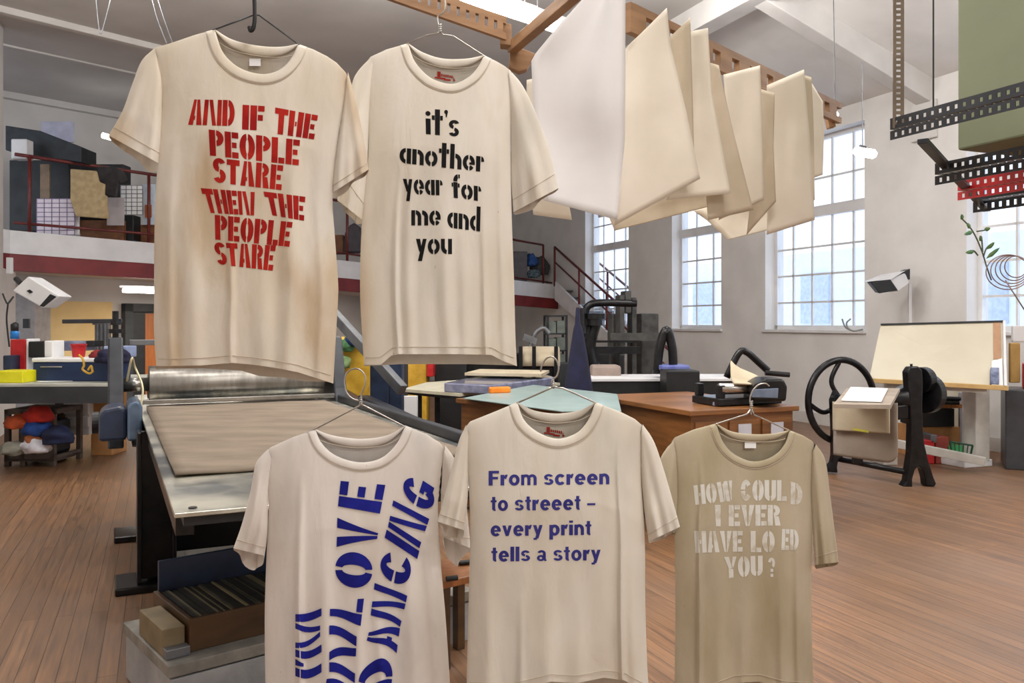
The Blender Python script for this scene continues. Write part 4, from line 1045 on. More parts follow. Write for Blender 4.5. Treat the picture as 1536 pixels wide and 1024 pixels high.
# drawer unit under bench
du = thing('drawer_cabinet', P(95,650,9.4), 'white metal drawer cabinet under the workbench', 'drawer cabinet')
bx('cabinet_body', 44, 134, 586, 652, 10.1, .6, whitem, '', '', parent=du, bev=.008)
bx('drawer', 46, 132, 594, 621, 10.07, .03, whitem, '', '', parent=du, bev=.004)
bx('drawer', 100, 132, 625, 640, 10.07, .03, whitem, '', '', parent=du, bev=.004)
m = MB()
for a, b in ((119,597),(119,616)): m.tube([P(a,b,10.06), P(a,b,10.03)], .012, 8)
m.obj('drawer_knob', blackp, du)
bx('drawer_top', 42, 136, 583, 586, 10.06, .62, slate, '', '', parent=du, bev=.003)
bx('cardboard_box', 136, 168, 588, 640, 10.2, .4, cardm, 'brown cardboard box on the floor behind the bench leg', 'box', base=.0)
bx('file_box', 138, 150, 632, 648, 10.3, .3, greym, 'small dark file box on the floor beside the white drawers', 'box', base=.0)
# crate of rags
ck = thing('wire_crate', P(52,690,9.0), 'brown metal frame crate filled with coloured rags and tools', 'crate')
KF = Frame(H(6,700,0).x, H(6,700,0).y, -.02); kw = H(104,694,0).x-KF.x-.02; kh = .64
m = MB(); t=.055
for e in (0, kw*.31, kw-t):
    m.box(KF, e, e+t, 0, t, .0, kh)
for e in (0, kw-t): m.box(KF, e, e+t, .55, .55+t, 0, kh)
m.box(KF, 0, kw, 0, t, kh-t, kh); m.box(KF, 0, kw, .55, .6, kh-t, kh); m.box(KF, 0, kw, 0, t, .06, .16); m.box(KF, 0, t, 0, .6, kh-t, kh); m.box(KF, kw-t, kw, 0, .6, kh-t, kh); m.box(KF, kw-t, kw, 0, .6, .06, .12)
m.obj('crate_frame', brownm, ck, bevel=.004)
m = MB(); 
for i in range(7): m.box(KF, t, kw-t, .06+i*.07, .08+i*.07, kh-.03, kh-.015)
m.obj('top_grille', slate, ck)
MB().box(KF, 0, kw, 0, .6, .06, .09).obj('crate_floor', brownm, ck)
cols = [('red_rag',(150,34,26),'bright red rag near the top of the crate'),('blue_rag',(24,54,110),'blue rag in the middle of the crate'),('orange_rag',(150,66,34),'orange rag at the left side of the crate'),
        ('white_cloth',(190,190,200),'white folded cloth low in the crate'),('navy_bag',(24,32,60),'dark blue bag at the right of the crate'),('brown_pouch',(140,84,50),'brown pouch under the blue rag in the crate'),('grey_rag',(120,120,110),'grey rag in the lower left corner of the crate')]
for (nm, c_, lab), (a, b, s) in zip(cols, ((58,624,.15),(54,643,.15),(26,634,.13),(54,670,.15),(84,655,.17),(52,657,.11),(20,674,.13))):
    lump(nm, a, b, 8.82+.1, s, s*.8, s*.7, mat(nm+'_cloth', c_, tuple(min(255,x*1.3) for x in c_), .85), lab, 'rag', len(nm)+a)
MB().box(KF, .07, kw-.07, .12, .5, .1, .5).obj('dark_bag', blackp, bevel=.05); tag(COL.objects[-1], 'black bag at the back of the brown frame crate', 'bag')

# ================================================================== UNDER AND ON THE MEZZANINE
e0,_ = e_at(58); e1,_ = e_at(166)
Zb = e_at(110)[1]
tag(MB().box(MZ, e0, e1, 2.9, 2.97, .0, CH+(HZ-452)/F*Zb).obj('tan_partition', tanp), 'tan coloured panel against the wall under the balcony', 'panel')
fx = thing('ceiling_light', P(210,435,15.2), 'long fluorescent tube glowing under the balcony', 'ceiling light')
MB().tube([P(184,435.5,15.6), P(262,438,15.8)], .04, 10).obj('fluorescent_tube', emis('tube_under', (1,.96,.88,1), 8), fx, smooth=True)
MB().bar(P(180,432,15.7)+Vector((0,0,.03)), P(266,434.5,15.9)+Vector((0,0,.03)), .1, .04).obj('housing', whitem, fx)
lamp_area(P(300,438,16.2), MZ.a, 1.6, .12, 60, (1,.93,.8))
lamp_area(MZ(9,1.6,2.3), MZ.a, 2.5, .12, 50, (1,.95,.88))
bx('wall_switch', 34, 43, 478, 492, 13.6, .05, blackp, 'small black switch box on the far left wall', 'switch box', bev=.004)
bx('grey_locker', 21, 52, 440, 520, 14.2, .5, mat('locker_grey',(134,128,126),(150,144,142),.6), 'tall grey locker left of the tan panel', 'locker', base=0.0)
tr = MB(); 
for a in (146,152,158,163): tr.tube([P(a,484,12.5), P(a,536,12.5)], .035, 10)
tr.bar(P(140,484,12.5), P(168,484,12.5), .06)
tag(tr.obj('tube_rack', greym), 'rack of upright grey tubes in front of the tan panel', 'rack')
# speakers
def speaker(pts, d, label, sock):
    root = thing('wall_speaker', pts[0], label, 'loudspeaker')
    c = sum(pts, Vector())/4
    MB().prism(pts, d).obj('cabinet', whitem, root, bevel=.015)
    return root, c
# left speaker, tilted box
Zs = 9.6
sp, c = speaker([P(18,436,Zs),P(42,414,Zs),P(90,444,Zs),P(64,462,Zs)], (0,.28,0), 'tilted white loudspeaker on the left wall under the balcony', 0)
MB().prism([P(60,459,Zs-.01),P(76,441,Zs-.01),P(85,445,Zs-.01),P(66,460,Zs-.01)], (0,-.012,0)).obj('grille', blackp, sp)
MB().prism([P(40,436,Zs-.003),P(45,434,Zs-.003),P(50,438,Zs-.003),P(45,440,Zs-.003)], (0,-.006,0)).obj('badge', blackp, sp)
MB().tube([P(24,418,Zs+.3),P(32,426,Zs+.2)], .03, 8).obj('bracket', blackp, sp)
tag(MB().tube(spl([P(4,440,9.2),P(8,450,9.2),P(12,455,9.2),P(20,445,9.3)],16)+spl([P(12,455,9.2),P(10,480,9.2),P(14,520,9.2)],12), .01, 6).obj('speaker_cable', blackp), 'thin black cable drooping from the left loudspeaker', 'cable')
bx('thermostat', 9, 17, 386, 410, 11.6, .05, whitem, 'small white control box on the left wall', 'control box', bev=.004)
# mezzanine contents
def card(name, px0, px1, py0, py1, Z, m, label, cat, th=.02, bev=.003):
    return bx(name, px0, px1, py0, py1, Z, th, m, label, cat, bev=bev, ang=0)
bx('dark_shelving', 14, 104, 240, 346, 14.3, .4, slate, 'dark shelving unit behind the left end of the railing', 'shelving', bev=.01)
bx('wooden_post', 60, 74, 246, 300, 13.85, .04, mat('shelf_wood',(122,104,86),(140,120,100),.7), 'narrow wooden post fixed to the dark shelving', 'post', bev=.004)
bx('grey_duct', 96, 185, 246, 340, 14.9, .3, slate, 'dark grey partition behind the hanging cloth on the balcony', 'partition', bev=.01)
m = MB(); m.prism([P(8,188,13.6),P(60,196,13.6),P(122,220,13.6),P(122,243,13.6),P(40,232,13.6),P(8,225,13.6)], (0,.5,0))
tag(m.obj('dark_duct', mat('duct_grey',(40,44,48),(54,58,62),.45,metal=.3), bevel=.01), 'dark grey metal duct above the balcony railing', 'duct')
bx('projector_screen', 61, 110, 182, 213, 15.2, .05, mat('lilac_board',(170,170,190),(186,186,204),.6), 'pale lilac board high on the balcony wall', 'board', bev=.004)
bx('white_duct', 16, 40, 208, 238, 13.2, .2, whitem, 'white boxed bracket at the left end of the railing', 'bracket', bev=.02)
bl_ = thing('ceiling_light', P(163,206,15.4), 'small fluorescent lamp just left of the red-lettered shirt sleeve', 'ceiling light')
MB().tube([P(154,203,15.4), P(176,209,15.4)], .05, 10).obj('fluorescent_tube', MATS['tube_under'], bl_, smooth=True)
# grid poster
def gridposter(px0, px1, py0, py1, Z, nx, ny, base, line, label):
    root = thing('grid_poster', P((px0+px1)/2, py1, Z), label, 'poster')
    a = P(px0, py1, Z); b = P(px1, py0, Z); fr = Frame(a.x, a.y, 0)
    w = b.x-a.x; h = b.z-a.z
    MB().box(fr, 0, w, 0, .015, a.z, b.z).obj('sheet', base, root)
    m = MB()
    for i in range(nx+1): m.box(fr, w*i/nx-.006, w*i/nx+.006, -.004, 0, a.z, b.z)
    for j in range(ny+1): m.box(fr, 0, w, -.004, 0, a.z+h*j/ny-.006, a.z+h*j/ny+.006)
    m.obj('printed_grid', line, root)
    return root
gridposter(55, 112, 298, 352, 13.75, 5, 8, mat('lilac_paper',(214,204,214),(224,216,224),.8), mat('violet_line',(120,104,136),(130,112,146),.8), 'pale lilac grid chart leaning behind the lower rail')
gridposter(181, 214, 278, 322, 14.6, 4, 7, paperw, mat('grey_line',(110,108,112),(140,138,142),.8), 'white chart with grey grid hung near the railing post')
card('blue_poster', 214, 233, 276, 337, 14.75, mat('pale_blue_paper',(196,214,230),(214,228,240),.8), 'pale blue poster hung behind the railing post', 'poster')
card('orange_print', 217, 227, 307, 326, 14.7, mat('orange_paper',(176,100,60),(200,120,80),.8), 'small orange picture on the pale blue poster', 'picture')
tan = mat('tan_cloth',(164,142,106),(184,162,124),.9,scale=12,bump=.3)
m = MB(); m.prism([P(x,y,13.6) for x,y in ((105,253),(144,256),(148,272),(157,276),(156,292),(160,294),(162,328),(113,324),(105,300))], (0,.05,0))
tag(m.obj('hanging_cloth', tan, bevel=.015), 'ragged tan cloth hanging over the balcony railing', 'cloth')
m = MB(); m.prism([P(x,y,13.9) for x,y in ((145,249),(160,250),(170,249),(184,256),(191,271),(181,275),(177,272),(174,296),(158,292),(156,276),(148,272))], (0,.07,0))
tag(m.obj('dark_tshirt', mat('charcoal_cloth',(46,44,46),(64,60,62),.9,bump=.3), bevel=.02), 'charcoal t-shirt hanging beside the tan cloth on the balcony', 't-shirt')
card('grey_banner', 160, 186, 296, 338, 14.3, mat('mauve_grey',(176,168,170),(188,180,182),.8), 'plain grey sheet below the charcoal t-shirt', 'sheet')
bx('wooden_cabinet', 120, 185, 330, 362, 14.5, .4, mat('balcony_wood',(120,76,48),(140,92,60),.6), 'brown wooden cabinet behind the lower rail, centre left', 'cabinet')
bx('wooden_cabinet', 200, 246, 337, 366, 14.9, .4, MATS['balcony_wood'], 'brown wooden cabinet at the railing post', 'cabinet')
bx('black_case', 186, 200, 322, 362, 14.6, .3, blackp, 'black case between the two brown cabinets', 'case')
bx('white_strip', 112, 118, 322, 352, 13.8, .05, whitem, 'narrow white panel right of the lilac chart', 'panel')
m = MB(); m.prism([P(x,y,17.9) for x,y in ((517,378),(517,350),(524,338),(531,334),(539,340),(543,352),(543,378))], (0,.4,0))
tag(m.obj('rounded_case', mat('plum_case',(52,46,56),(66,60,70),.5), bevel=.02), 'dark round-topped case seen between the two upper shirts', 'case')
bx('wooden_box', 498, 515, 352, 380, 18.2, .3, MATS['balcony_wood'], 'brown box left of the round-topped case', 'box')
bx('black_cabinet', 766, 791, 377, 424, 21.8, .5, mat('purple_black',(40,36,48),(54,48,62),.4), 'black upright cabinet behind the right end of the railing', 'cabinet')
lump('blue_bag', 797, 392, 22.2, .16, .16, .2, mat('blue_cloth',(40,80,150),(60,100,170),.8), 'blue bag on the balcony beside the black cabinet', 'bag', 8)
lump('dark_bag', 810, 402, 22.4, .25, .2, .3, mat('dark_grey_cloth',(56,58,60),(76,78,80),.8), 'dark grey bundle at the balcony corner', 'bundle', 11)
lump('patterned_bag', 801, 412, 22.0, .18, .15, .14, mat('speckled_cloth',(30,50,70),(120,140,150),.8,scale=30), 'speckled blue bag low behind the balcony rail', 'bag', 14)

# ================================================================== MIDDLE: TABLES, CHESTS, MACHINES
def chest(frm, eu, bv, ztop, label, drawers):
    root = thing('plan_chest', frm(eu/2, bv/2, 0), label, 'plan chest')
    MB().box(frm, .02, eu-.02, .02, bv-.02, .04, ztop-.04).obj('carcass', woodv, root, bevel=.004)
    MB().box(frm, -.015, eu+.015, -.015, bv+.015, ztop-.04, ztop).obj('worktop', woodv, root, bevel=.006)
    for i in range(drawers):
        z0 = .10+(ztop-.18)*i/drawers; z1 = .10+(ztop-.18)*(i+1)/drawers-.012
        for h0, h1 in ((.05, .33), (.36, .64), (.67, .95)):
            d = MB().box(frm, eu*h0, eu*h1, .006, .02, z0, z1).obj('drawer', woodv, root, bevel=.003)
            c = eu*(h0+h1)/2
            MB().box(frm, c-.06, c+.06, -.001, .006, z0+.04, z1-.03).obj('label_holder', mat('pale_label',(190,192,204),(206,208,218),.4), d)
    return root
C2 = Frame(1.33, 6.28, TH)
chest(C2, 1.0, 1.5, .95, 'brown wooden plan chest with pale drawer label holders', 3)
C1 = Frame(.37, 6.27, math.atan2(.62,.78))
c1_ = chest(C1, .5, 1.35, .95, 'dark brown wooden chest under the teal plate', 3)
m = MB(); fc = [H(694,598,.965), H(842,618,.965), H(932,618,.965), H(926,592,.965), H(800,578,.965)]
tag(m.prism(fc, (0,0,.008)).obj('teal_plate', teal, bevel=.002), 'pale teal plate covering the dark chest', 'plate')
# table left of chest
tz = .92
tt = [H(604,583,tz), H(690,590,tz), H(840,574,tz), H(740,566,tz), H(640,573,tz)]
tbl = thing('work_table', H(660,585,tz)-Vector((0,0,tz)), 'pale topped work table with thin black legs', 'table')
MB().prism([p-Vector((0,0,.03)) for p in tt], (0,0,.03)).obj('table_top', mat('pale_table_top',(190,186,164),(206,202,182),.5), tbl)
MB().prism([p-Vector((0,0,.06)) for p in (tt[0]*.97+tt[2]*.03, tt[1], tt[2], tt[3])], (0,0,.028)).obj('table_rail', blackm, tbl)
for px, py in ((629,586),(656,588)):
    q = H(px, py, tz-.02); MB().bar(q, Vector((q.x,q.y,0)), .05).obj('leg', blackm, tbl)
for px, py in ((760,572),(800,576)):
    q = H(px, py, tz-.02); MB().bar(q, Vector((q.x,q.y,0)), .05).obj('leg', blackm, tbl)
q = H(612,590,tz); MB().bar(Vector((q.x+.02,q.y+.05,tz-.03)), Vector((q.x+.02,q.y+.05,0)), .13, .1).obj('table_post', whitem, tbl)
pk = [H(666,588,tz), H(735,592,tz), H(832,578,tz), H(800,566,tz), H(730,572,tz)]
m = MB(); m.prism([p+Vector((0,0,.002)) for p in pk], (0,0,.09))
tag(m.obj('wrapped_pack', lilac, bevel=.012), 'pack wrapped in bluish clear film on the work table', 'pack')
q = P(752,584,7.55); fo = Frame(q.x-.1, q.y, .35)
tag(MB().box(fo, 0, .2, 0, .06, q.z-.04, q.z+.02).obj('tape_gun', orange, bevel=.015), 'orange plastic tool lying in front of the wrapped pack', 'tool')
q = [P(700,562,8.6), P(812,561,8.6), P(812,556,9.4), P(700,556,9.4)]
m = MB(); m.prism([H(697,563,1.04), H(812,565,1.04), H(824,559,1.04), H(720,557,1.04)], (0,0,.03)); tag(m.obj('cream_board', creamf), 'cream board lying across the bluish pack', 'board')
# second press uprights behind hanger three
bp_ = thing('standing_press', H(600,640,0), 'dark blue-black press frame behind the round hanger hook', 'press frame')
for a, b, w in ((558,584,.17),(586,604,.12)):
    A = P((a+b)/2, 546, 7.6); B = Vector((A.x, A.y, 0)); A.z = CH-(520-HZ)*7.6/F
    MB().bar(A, B, w, .14).obj('upright', bluem, bp_, bevel=.01)
MB().bar(P(500,470,7.7), P(604,585,6.9), .07, .09).obj('slanting_arm', greym, bp_, bevel=.006)
MB().bar(P(545,600,7.2), P(690,668,5.6), .10, .09).obj('lower_rail', darkm, bp_, bevel=.01)
m = MB(); m.prism([P(x,y,8.0) for x,y in ((505,505),(548,520),(560,545),(548,600),(520,585),(503,540))], (0,.3,0))
tag(m.obj('ochre_crate', ochrem, bevel=.01), 'ochre plastic crate behind the round hanger hook', 'crate')
for i, (px, py, c_, n_, lab) in enumerate(((516,520,(60,96,60),'green_bundle','green bundle on the left of the ochre crate'),(530,512,(30,50,90),'blue_bundle','dark blue bundle above the ochre crate'),(512,545,(90,110,70),'olive_bundle','olive bundle at the lower left of the ochre crate'))):
    lump(n_, px, py, 7.9, .09, .07, .07, mat(n_, c_, tuple(x*1.3 for x in c_), .8), lab, 'bundle', i+20)
# dark clutter row behind the table
for k, (n_, a, b, c, d, Z, m_, lab, cat) in enumerate((
    ('storage_box',604,640,535,575,11.0,ochrem,'ochre storage box on the far bench behind the work table','box'),
    ('red_folder',640,650,530,565,10.9,redp,'red folder upright beside the ochre storage box','folder'),
    ('dark_crate',652,700,540,575,11.2,blackp,'dark crate to the right of the red folder','crate'),
    ('black_machine_base',700,790,530,572,11.6,blackm,'low black machine body under the black-lettered shirt','machine'),
    ('grey_stand',590,606,540,640,9.9,slate,'slim grey stand behind the work table','stand'))):
    bx(n_, a, b, c, d, Z, .4, m_, lab, cat, base=0 if n_ in ('black_machine_base','dark_crate','storage_box') else None)
# shelving unit
sh_ = thing('steel_shelving', P(838,560,15), 'dark green steel shelving full of boxes under the balcony end', 'shelving')
a = P(820,0,15); b = P(852,0,15); fs = Frame(a.x, a.y, .1); w = b.x-a.x
m = MB()
for e in (0, w-.04):
    for d in (0,.4): m.box(fs, e, e+.04, d, d+.04, 0, 1.75)
m.obj('shelf_post', darkm, sh_)
for z in (.1,.5,.8,1.1,1.4,1.72): MB().box(fs, 0, w, 0, .44, z, z+.03).obj('shelf', slate, sh_)
gb = mat('grey_green_box', (104,114,108),(130,138,130),.6)
for j, z in enumerate((.13,.53,.83,1.13,1.43)):
    o = MB().box(fs, .03, w*.45, .02, .4, z, z+.2).obj('storage_bin', gb); tag(o, 'grey-green bin on shelf tier %s, left side'%('one','two','three','four','five')[j]+' of the steel shelving', 'bin', 'bins in the steel shelving')
    o = MB().box(fs, w*.5, w-.05, .02, .4, z, z+.22).obj('storage_bin', gb); tag(o, 'grey-green bin on shelf tier %s, right side'%('one','two','three','four','five')[j]+' of the steel shelving', 'bin', 'bins in the steel shelving')
# navy apron on stand
ap = []
for t in range(22):
    k = t/21; y = 461+(590-461)*k; row = []
    xl = pl([(0,864),(.2,862),(.25,860),(.5,855),(1,845)], k); xr = pl([(0,869),(.2,871),(.25,874),(.5,880),(1,890)], k)
    for i in range(20):
        an = 2*PI*i/20; c0 = (xl+xr)/2; rr = (xr-xl)/2
        row.append(P(c0+rr*math.cos(an)*(1+.06*math.sin(an*5)), y, 8.3+(.06+.10*k)*math.sin(an)))
    ap.append(row)
tag(MB().grid(ap, closed=True).obj('navy_apron', navym, smooth=True), 'navy blue apron hanging in a narrow cone behind the teal plate', 'apron')
# iron hand press behind apron
ip = thing('iron_hand_press', H(895,640,0), 'tall black iron hand press beside the navy apron', 'printing press')
Zi = 11.5
m = MB(); m.tube(spl([P(900,600,Zi),P(890,540,Zi),P(880,500,Zi),P(878,470,Zi),P(885,457,Zi),P(905,454,Zi),P(955,455,Zi)],40), .05, 10); m.obj('press_frame', blackm, ip, smooth=True)
m = MB(); m.tube(spl([P(905,600,Zi),P(893,560,Zi),P(884,520,Zi),P(893,480,Zi)],20), [.09]*21, 10); m.obj('toggle_arm', blackm, ip, smooth=True)
m = MB(); m.tube([P(891,470,Zi-.1), P(891,478,Zi-.1)], .16, 20); m.tube([P(891,478,Zi-.1), P(891,488,Zi-.1)], .12, 16); m.obj('counterweight', blackm, ip)
m = MB(); m.tube([P(872,462,Zi-.2), P(873,500,Zi-.2)], .055, 14); m.obj('spring_barrel', blackm, ip)
m = MB(); 
for px in (893,925): m.bar(P(px,525,Zi), Vector((P(px,0,Zi).x, Zi, 0)), .08)
m.bar(P(886,525,Zi), P(960,525,Zi), .1); m.bar(P(886,512,Zi), P(960,512,Zi), .03); m.obj('press_bed', blackm, ip)
# long table behind, grey-topped
lt = thing('long_table', H(925,600,0), 'long black-fronted table with a pale grey top, right of the apron', 'table')
LF = Frame(P(886,0,9.0).x, 9.0, .05); zl_ = CH-(568-HZ)*9.0/F
MB().box(LF, 0, 1.7, 0, .8, zl_-.03, zl_).obj('table_top', whitem, lt, bevel=.004)
MB().box(LF, .02, 1.68, .02, .78, zl_-.35, zl_-.03).obj('front_panel', blackp, lt)
for e in (.03, 1.6): MB().box(LF, e, e+.07, .03, .1, 0, zl_-.35).obj('leg', blackp, lt)
bx('brown_packing_roll', 888, 932, 548, 567, 9.5, .3, mat('putty_pack',(140,124,116),(156,140,130),.8), 'putty brown packet on the long table', 'packet', bev=.03)
# black computer-like blocks seen through the scrawl
bx('black_block', 1000, 1050, 556, 600, 8.6, .4, blackp, 'black equipment block behind the plan chest', 'equipment', base=.0)
bx('blue_tray', 992, 1035, 548, 556, 9.0, .4, mat('violet_blue',(90,100,170),(120,130,190),.4), 'violet-blue tray on the black equipment block', 'tray')
m = MB(); m.tube(spl([P(985,560,9.2),P(990,520,9.2),P(1000,495,9.2),P(1008,520,9.2),P(1010,552,9.2)],30), .05, 10)
tag(m.obj('black_press_arch', blackm, smooth=True), 'black arched machine part behind the plan chest', 'machine part')
mach = thing('distant_machine', P(955,470,13), 'dark upright machine parts in front of the arched window', 'machine')
for i, (x0, x1, y0, y1) in enumerate(((930,938,442,560),(938,948,436,470),(948,956,446,560),(918,924,470,560),(962,990,470,560))):
    a = P(x0, y1, 13+.1*i); b = P(x1, y0, 13+.1*i)
    MB().box(Frame(a.x, a.y, .2), 0, b.x-a.x, 0, .25, 0 if y1 > 500 else a.z, b.z).obj('machine_column', mat('machine_grey',(60,60,60),(84,84,82),.5), mach, bevel=.02)
MB().bar(P(915,505,13), P(1000,505,13), .12).obj('machine_beam', MATS['machine_grey'], mach)
# small press on the plan chest
sp2 = thing('tabletop_press', H(1110,608,.95), 'black tabletop press with a cream blanket on the plan chest', 'printing press')
Zp = 6.75
zc = .955
bs = Frame(P(1078,0,6.55).x, 6.55, TH)
MB().box(bs, 0, .62, 0, .36, zc, zc+.06).obj('press_base', blackm, sp2, bevel=.01)
m = MB()
for e, b in ((.02,.02),(.55,.02),(.02,.3),(.55,.3)): m.box(bs, e, e+.06, b, b+.05, zc+.06, zc+.16)
m.obj('press_frame', blackm, sp2, bevel=.006)
MB().tube([bs(.05,.06,zc+.13), bs(.62,.06,zc+.13)], .045, 18).obj('press_roller', steelm, sp2, smooth=True)
m = MB(); m.prism([P(1130,602,6.5),P(1132,576,6.5),P(1150,568,6.5),P(1176,568,6.5),P(1182,580,6.5),P(1180,602,6.5)], (0,.3,0)); m.obj('end_housing', blackm, sp2, bevel=.02)
MB().prism([P(1128,596,6.47),P(1129,584,6.47),P(1168,582,6.47),P(1167,597,6.47)], (0,.02,0)).obj('glossy_panel', mat('blue_gloss',(96,110,132),(120,134,156),.15,coat=.5), sp2, bevel=.004)
rows = []
for j in range(16):
    t = j/15; row = []
    y = pl([(0,541),(.3,548),(.6,570),(1,575)], t)
    for i in range(12):
        q = i/11; x0 = pl([(0,1096),(.5,1096),(1,1102)], t); x1 = pl([(0,1112),(.4,1140),(.8,1172),(1,1174)], t)
        x = x0+(x1-x0)*q; y_ = y+q*(4+14*(1-t)) ; 
        row.append(P(x, min(y_, 580), 6.95-.35*t))
    rows.append(row)
MB().grid(rows).obj('cream_blanket', creamf, sp2, smooth=True, fix=False, solid=.012)
MB().tube([P(1148,559,6.9), P(1184,562,6.9)], .022, 10).obj('side_roller', blackm, sp2)
m = MB(); m.tube(spl([P(1090,566,7.1),P(1108,530,7.1),P(1120,528,7.1),P(1140,545,7.1),P(1152,556,7.1)], 24), .03, 8); m.obj('rear_arm', blackm, sp2, smooth=True)
for i, (px, py, m_) in enumerate(((1088,600,steelm),(1100,603,blackp),(1078,606,lilac))):
    q = H(px, py, .97); f_ = Frame(q.x, q.y, .5*i)
    tag(MB().box(f_, 0, .12, 0, .05, .955, .985).obj('printing_tool', m_, bevel=.004), ('steel tool on the plan chest by the tabletop press','black tool on the plan chest by the tabletop press','lilac packet on the plan chest by the tabletop press')[i], 'tool')

# ================================================================== CAST IRON MANGLE PRESS, RIGHT
mg = thing('mangle_press', H(1310,720,0), 'black cast iron press draped with pale blankets, at right', 'printing press')
fA = H(1362,735,0); fB = H(1400,722,0)      # feet of the near end frame
lA = H(1252,710,0)
ZN = (fA.y+fB.y)/2; 
def sl(pts, Z, d): return MB().prism([P(x, y, Z) for x, y in pts], (0,d,0))
m = sl([(1356,736),(1355,730),(1360,722),(1363,700),(1366,680),(1367,640),(1365,600),(1362,575),(1361,558),(1366,550),(1378,549),(1384,556),(1385,575),(1384,610),(1385,640),(1387,665),(1393,690),(1401,716),(1405,725),(1402,730),(1389,729),(1388,718),(1384,704),(1379,699),(1373,704),(1369,718),(1369,736)], ZN-.05, .12)
m.obj('end_frame', blackm, mg, bevel=.012)
m = MB(); m.tube([P(1367,552,ZN), P(1367,546,ZN), P(1367,545.5,ZN)], [.012,.012,.022], 12); m.obj('adjusting_screw', blackm, mg)
rows = []
m = MB(); c0 = P(1384,590,ZN+.12); m.tube([c0, c0+Vector((.08,.05,0))], [.2,.2], 32); m.obj('gear_wheel', blackm, mg, bevel=.006)
m = MB(); c0 = P(1380,570,ZN+.08); m.tube([c0, c0+Vector((.08,.04,0))], [.13,.13], 28); m.obj('upper_gear', blackm, mg, bevel=.006)
m = sl([(1344,609),(1364,606),(1364,628),(1346,630)], ZN-.02, .2); m.obj('bearing_housing', blackm, mg, bevel=.012)
m = sl([(1350,584),(1366,576),(1366,606),(1346,604)], ZN+.05, .15); m.obj('upper_bearing', blackm, mg, bevel=.012)
# far end frame
ZF = lA.y
m = sl([(1241,708),(1242,702),(1248,694),(1250,684),(1250,640),(1248,600),(1254,585),(1262,600),(1260,680),(1266,684),(1258,690),(1256,700),(1257,709)], ZF-.05, .1)
m.obj('end_frame', blackm, mg, bevel=.01)
MB().tube([P(1256,688,ZF), P(1366,709,ZN)], .03, 12).obj('tie_bar', blackm, mg, smooth=True)
MB().bar(P(1286,686,8.2), P(1286,694,8.2), .09, .05).obj('tie_clamp', blackm, mg)
MB().tube([P(1252,606,ZF), P(1370,596,ZN)], .10, 24).obj('roller', blackm, mg, smooth=True)
# flywheel
cw = P(1262,601,ZF+.08); rw = 62*ZF/F; rx = 54*ZF/F
m = MB(); pts = [cw+Vector((rx*math.cos(a)*.98, rx*math.cos(a)*.15, rw*math.sin(a))) for a in [2*PI*i/48 for i in range(49)]]
m.tube(pts, .036, 10, cap=False); m.obj('flywheel_rim', blackm, mg, smooth=True)
for k in range(4):
    a = math.radians(20+90*k+72); e_ = cw+Vector((rx*math.cos(a), rx*math.cos(a)*.15, rw*math.sin(a))); a2 = a+.5
    md = cw+Vector((rx*.55*math.cos(a2), 0, rw*.55*math.sin(a2)))
    MB().tube(spl([cw, md, e_], 16), .026, 8).obj('flywheel_spoke', blackm, mg, smooth=True)
MB().tube([cw+Vector((0,-.08,0)), cw+Vector((0,.08,0))], .07, 16).obj('flywheel_hub', blackm, mg)
# blankets draped: the bed board runs across
top = [P(1252,604,7.75), P(1330,604,7.35), P(1348,582,7.75), P(1275,580,8.15)]
def drape(name, xs0, xs1, yt, yb0, yb1, Z0, Z1, m, label, r=12):
    # falls from a level edge, rounded lower corner
    rows = []
    for j in range(20):
        t = j/19; row = []
        for i in range(16):
            q = i/15; yb = yb0+(yb1-yb0)*q
            if r and q > .8: yb -= r*((q-.8)/.2)**3
            x = xs0+(xs1-xs0)*q; Z = Z0+(Z1-Z0)*q-.02*math.sin(t*2.5)+.012*math.sin(q*9+t*2)
            row.append(P(x+.4*t, yt[0]+(yt[1]-yt[0])*q+(yb-(yt[0]+(yt[1]-yt[0])*q))*t, Z))
        rows.append(row)
    o = MB().grid(rows).obj(name, m, smooth=True, fix=False, solid=.012)
    return tag(o, label, 'blanket')
drape('press_blanket', 1250, 1346, (604,604), 682, 696, 7.85, 7.40, greyf, 'warm grey blanket hanging lowest over the cast iron press')
drape('press_blanket', 1249, 1334, (602,606), 645, 650, 7.80, 7.36, creamf, 'shorter cream blanket with a yellow mark over the cast iron press', r=0)
tag(MB().prism([P(1280,641.5,7.60),P(1303,646,7.49),P(1303,649,7.49),P(1280,645,7.60)], (0,.008,0)).obj('yellow_tape', mat('tape_yellow',(196,190,60),(206,200,80),.6)), 'strip of yellow tape on the hanging cream blanket', 'tape')
bd = MB(); bd.prism([p-Vector((0,0,.03)) for p in (H(1250,606,1.0), H(1336,607,1.0), H(1350,582,1.0), H(1270,582,1.0))], (0,0,.03))
bd.obj('feed_board', greyf, mg)
tag(MB().prism([H(1262,601,1.006), H(1322,603,1.006), H(1332,583,1.006), H(1276,581,1.006)], (0,0,.006)).obj('white_sheet', paperw), 'blank white sheet on top of the cast iron press', 'paper')

